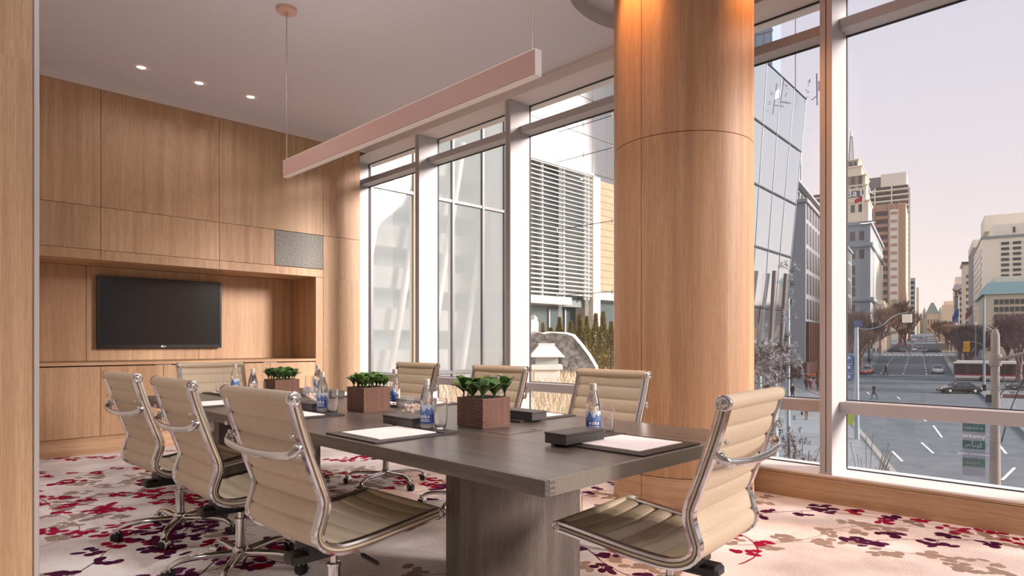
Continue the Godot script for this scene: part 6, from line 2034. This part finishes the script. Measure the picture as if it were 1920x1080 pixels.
	for q in [[1490, 850, 24.0, 40, "low frosted leafy shrub above the sill by the near chair"], [1480, 800, 27.0, 36, "silver-leaved shrub at the foot of the glass wall"]]:
		var base := eye(q[0], q[1], q[2])
		var gy: float = (SO + SS * q[2]).y + 0.1
		var o := thing("frosted_shrub", q[4], "shrub", V(base.x, gy, base.z), 0.0, "frosted ornamental shrubs")
		part("stem", MB.new().lathe([[0.08, 0.0], [0.05, base.y - gy]], 7), dusk, o)
		for i in q[3]:
			var a := rng.randf() * TAU
			var rad := 0.75 * sqrt(rng.randf())
			var c := V(sin(a) * rad, (base.y - gy) + rng.randf_range(-1.5, 0.5), cos(a) * rad)
			spray(o, c, rng.randf_range(0.18, 0.32), 30, 300 + i, frost if i % 2 else dusk)
	# thin reeds by the sill
	for k in 2:
		var base := eye([1625.0, 1500.0][k], 892, 22.0)
		var o := thing("bare_reeds", ["bunch of thin bare stems sticking up past the sill under the signal pole", "few thin bare stems above the sill left of the mullion"][k], "plant", base + V(0, -1.5, 0))
		for i in 16 - 8 * k:
			var a := rng.randf() * TAU
			part("stem", MB.new().tube(line(V(0, 0, 0), V(sin(a) * 0.75, rng.randf_range(1.9, 2.9), cos(a) * 0.75)), 0.012, 4, false), mat(rgb(92, 96, 92), 0.9), o)
		part("planting_bed", MB.new().lathe([[0.9, base.y * 0.0 - 5.0], [0.9, 0.0], [0.0, 0.02]], 14), M.earth, o)

func banner(at: Transform3D) -> void:
	var o := thing("welcome_banner", "long green and silver street banner with welcome in several scripts", "banner")
	o.transform = at
	# local: x along the street, y up, z right; the face looks back along -x
	var s := 41.85
	var z0 := 1.42
	var z1 := 2.4
	var tops := [3.36, 2.9, 2.44, 1.96, 1.5, 1.04]
	var green := mat(rgb(62, 104, 98), 0.7)
	var silver := mat(rgb(146, 152, 164), 0.5)
	for k in 6:
		part("cloth_panel", MB.new().span(V(s, tops[k] - 0.46, z0), V(s + 0.02, tops[k], z1)), silver if k % 2 else green, o)
	var face := Basis(Vector3.UP, -PI / 2)
	var tx := MB.new()
	text_on(tx, "Witamy", 0.2, V(s - 0.01, 2.67, 1.91), face)
	text_on(tx, "Добро пожаловать", 0.11, V(s - 0.01, 1.73, 1.91), face)
	var ink := func(strokes: Array, zz: float, yy: float, sc: float, w: float):
		for st in strokes:
			var p := PackedVector3Array()
			for q in st: p.append(V(s - 0.012, yy + q[1] * sc, zz + q[0] * sc))
			tx.tube(p, w, 4)
	# Hebrew letters, right to left, drawn as strokes on a 1 x 1 cell
	var heb := {
		"bet": [[[0.1, 0.95], [0.8, 0.95], [0.85, 0.1]], [[0.05, 0.05], [1.0, 0.05]]],
		"resh": [[[0.15, 0.95], [0.85, 0.95], [0.9, 0.05]]],
		"vav": [[[0.35, 0.95], [0.6, 0.9], [0.6, 0.05]]],
		"kaf": [[[0.2, 0.95], [0.85, 0.9], [0.85, 0.1], [0.2, 0.05]]],
		"yod": [[[0.4, 0.95], [0.6, 0.9], [0.55, 0.55]]],
		"mem": [[[0.15, 0.95], [0.9, 0.95], [0.9, 0.05], [0.2, 0.05], [0.2, 0.9]]],
		"he": [[[0.1, 0.95], [0.9, 0.95], [0.9, 0.05]], [[0.25, 0.6], [0.25, 0.05]]],
		"alef": [[[0.1, 0.95], [0.9, 0.05]], [[0.85, 0.95], [0.6, 0.5]], [[0.35, 0.6], [0.15, 0.05]]]}
	var word := ["bet", "resh", "vav", "kaf", "yod", "mem", "", "he", "bet", "alef", "yod", "mem"]
	var x := 2.28
	for l in word:
		if l == "":
			x -= 0.05
			continue
		ink.call(heb[l], x - 0.062, 3.06, 0.068, 0.007)
		x -= 0.055 if l == "yod" or l == "vav" else 0.074
	# Persian greeting as joined strokes
	ink.call([[[6.6, 1.6], [6.2, 2.2], [5.7, 1.9], [6.0, 1.2], [6.4, 0.4], [5.8, 0.0], [5.4, 0.1]], [[6.1, 2.9], [6.15, 2.9]], [[5.4, 0.9], [5.1, 1.2], [5.0, 0.6], [5.2, 0.0], [4.6, -0.5]], [[4.6, 0.9], [4.4, 0.5], [4.1, 0.9], [3.9, 0.5], [3.6, 0.9], [3.4, 0.2], [3.0, 0.0]], [[4.1, 1.9], [4.15, 1.9]], [[3.9, 2.3], [3.95, 2.3]], [[2.7, 2.6], [2.6, 0.6]], [[2.3, 3.0], [2.9, 3.1]], [[2.2, 0.6], [1.9, 0.9], [1.8, 0.5], [1.4, 0.6], [1.2, 1.3], [0.9, 0.6], [0.6, 0.5], [0.3, 1.1], [0.1, 0.2], [-0.3, -0.3]], [[0.9, -0.2], [0.95, -0.2]]], 1.57, 2.1, 0.105, 0.011)
	ink.call([[[0, 0], [0.5, 0.8], [1.0, 0.1]], [[1.6, 0.1], [1.8, 0.9], [2.4, 0.2]], [[3.0, 0.2], [3.4, 0.9]], [[4.2, 0.1], [4.6, 0.8], [5.2, 0.3]]], 1.55, 1.2, 0.12, 0.011)
	part("banner_lettering", tx, M.white, o)
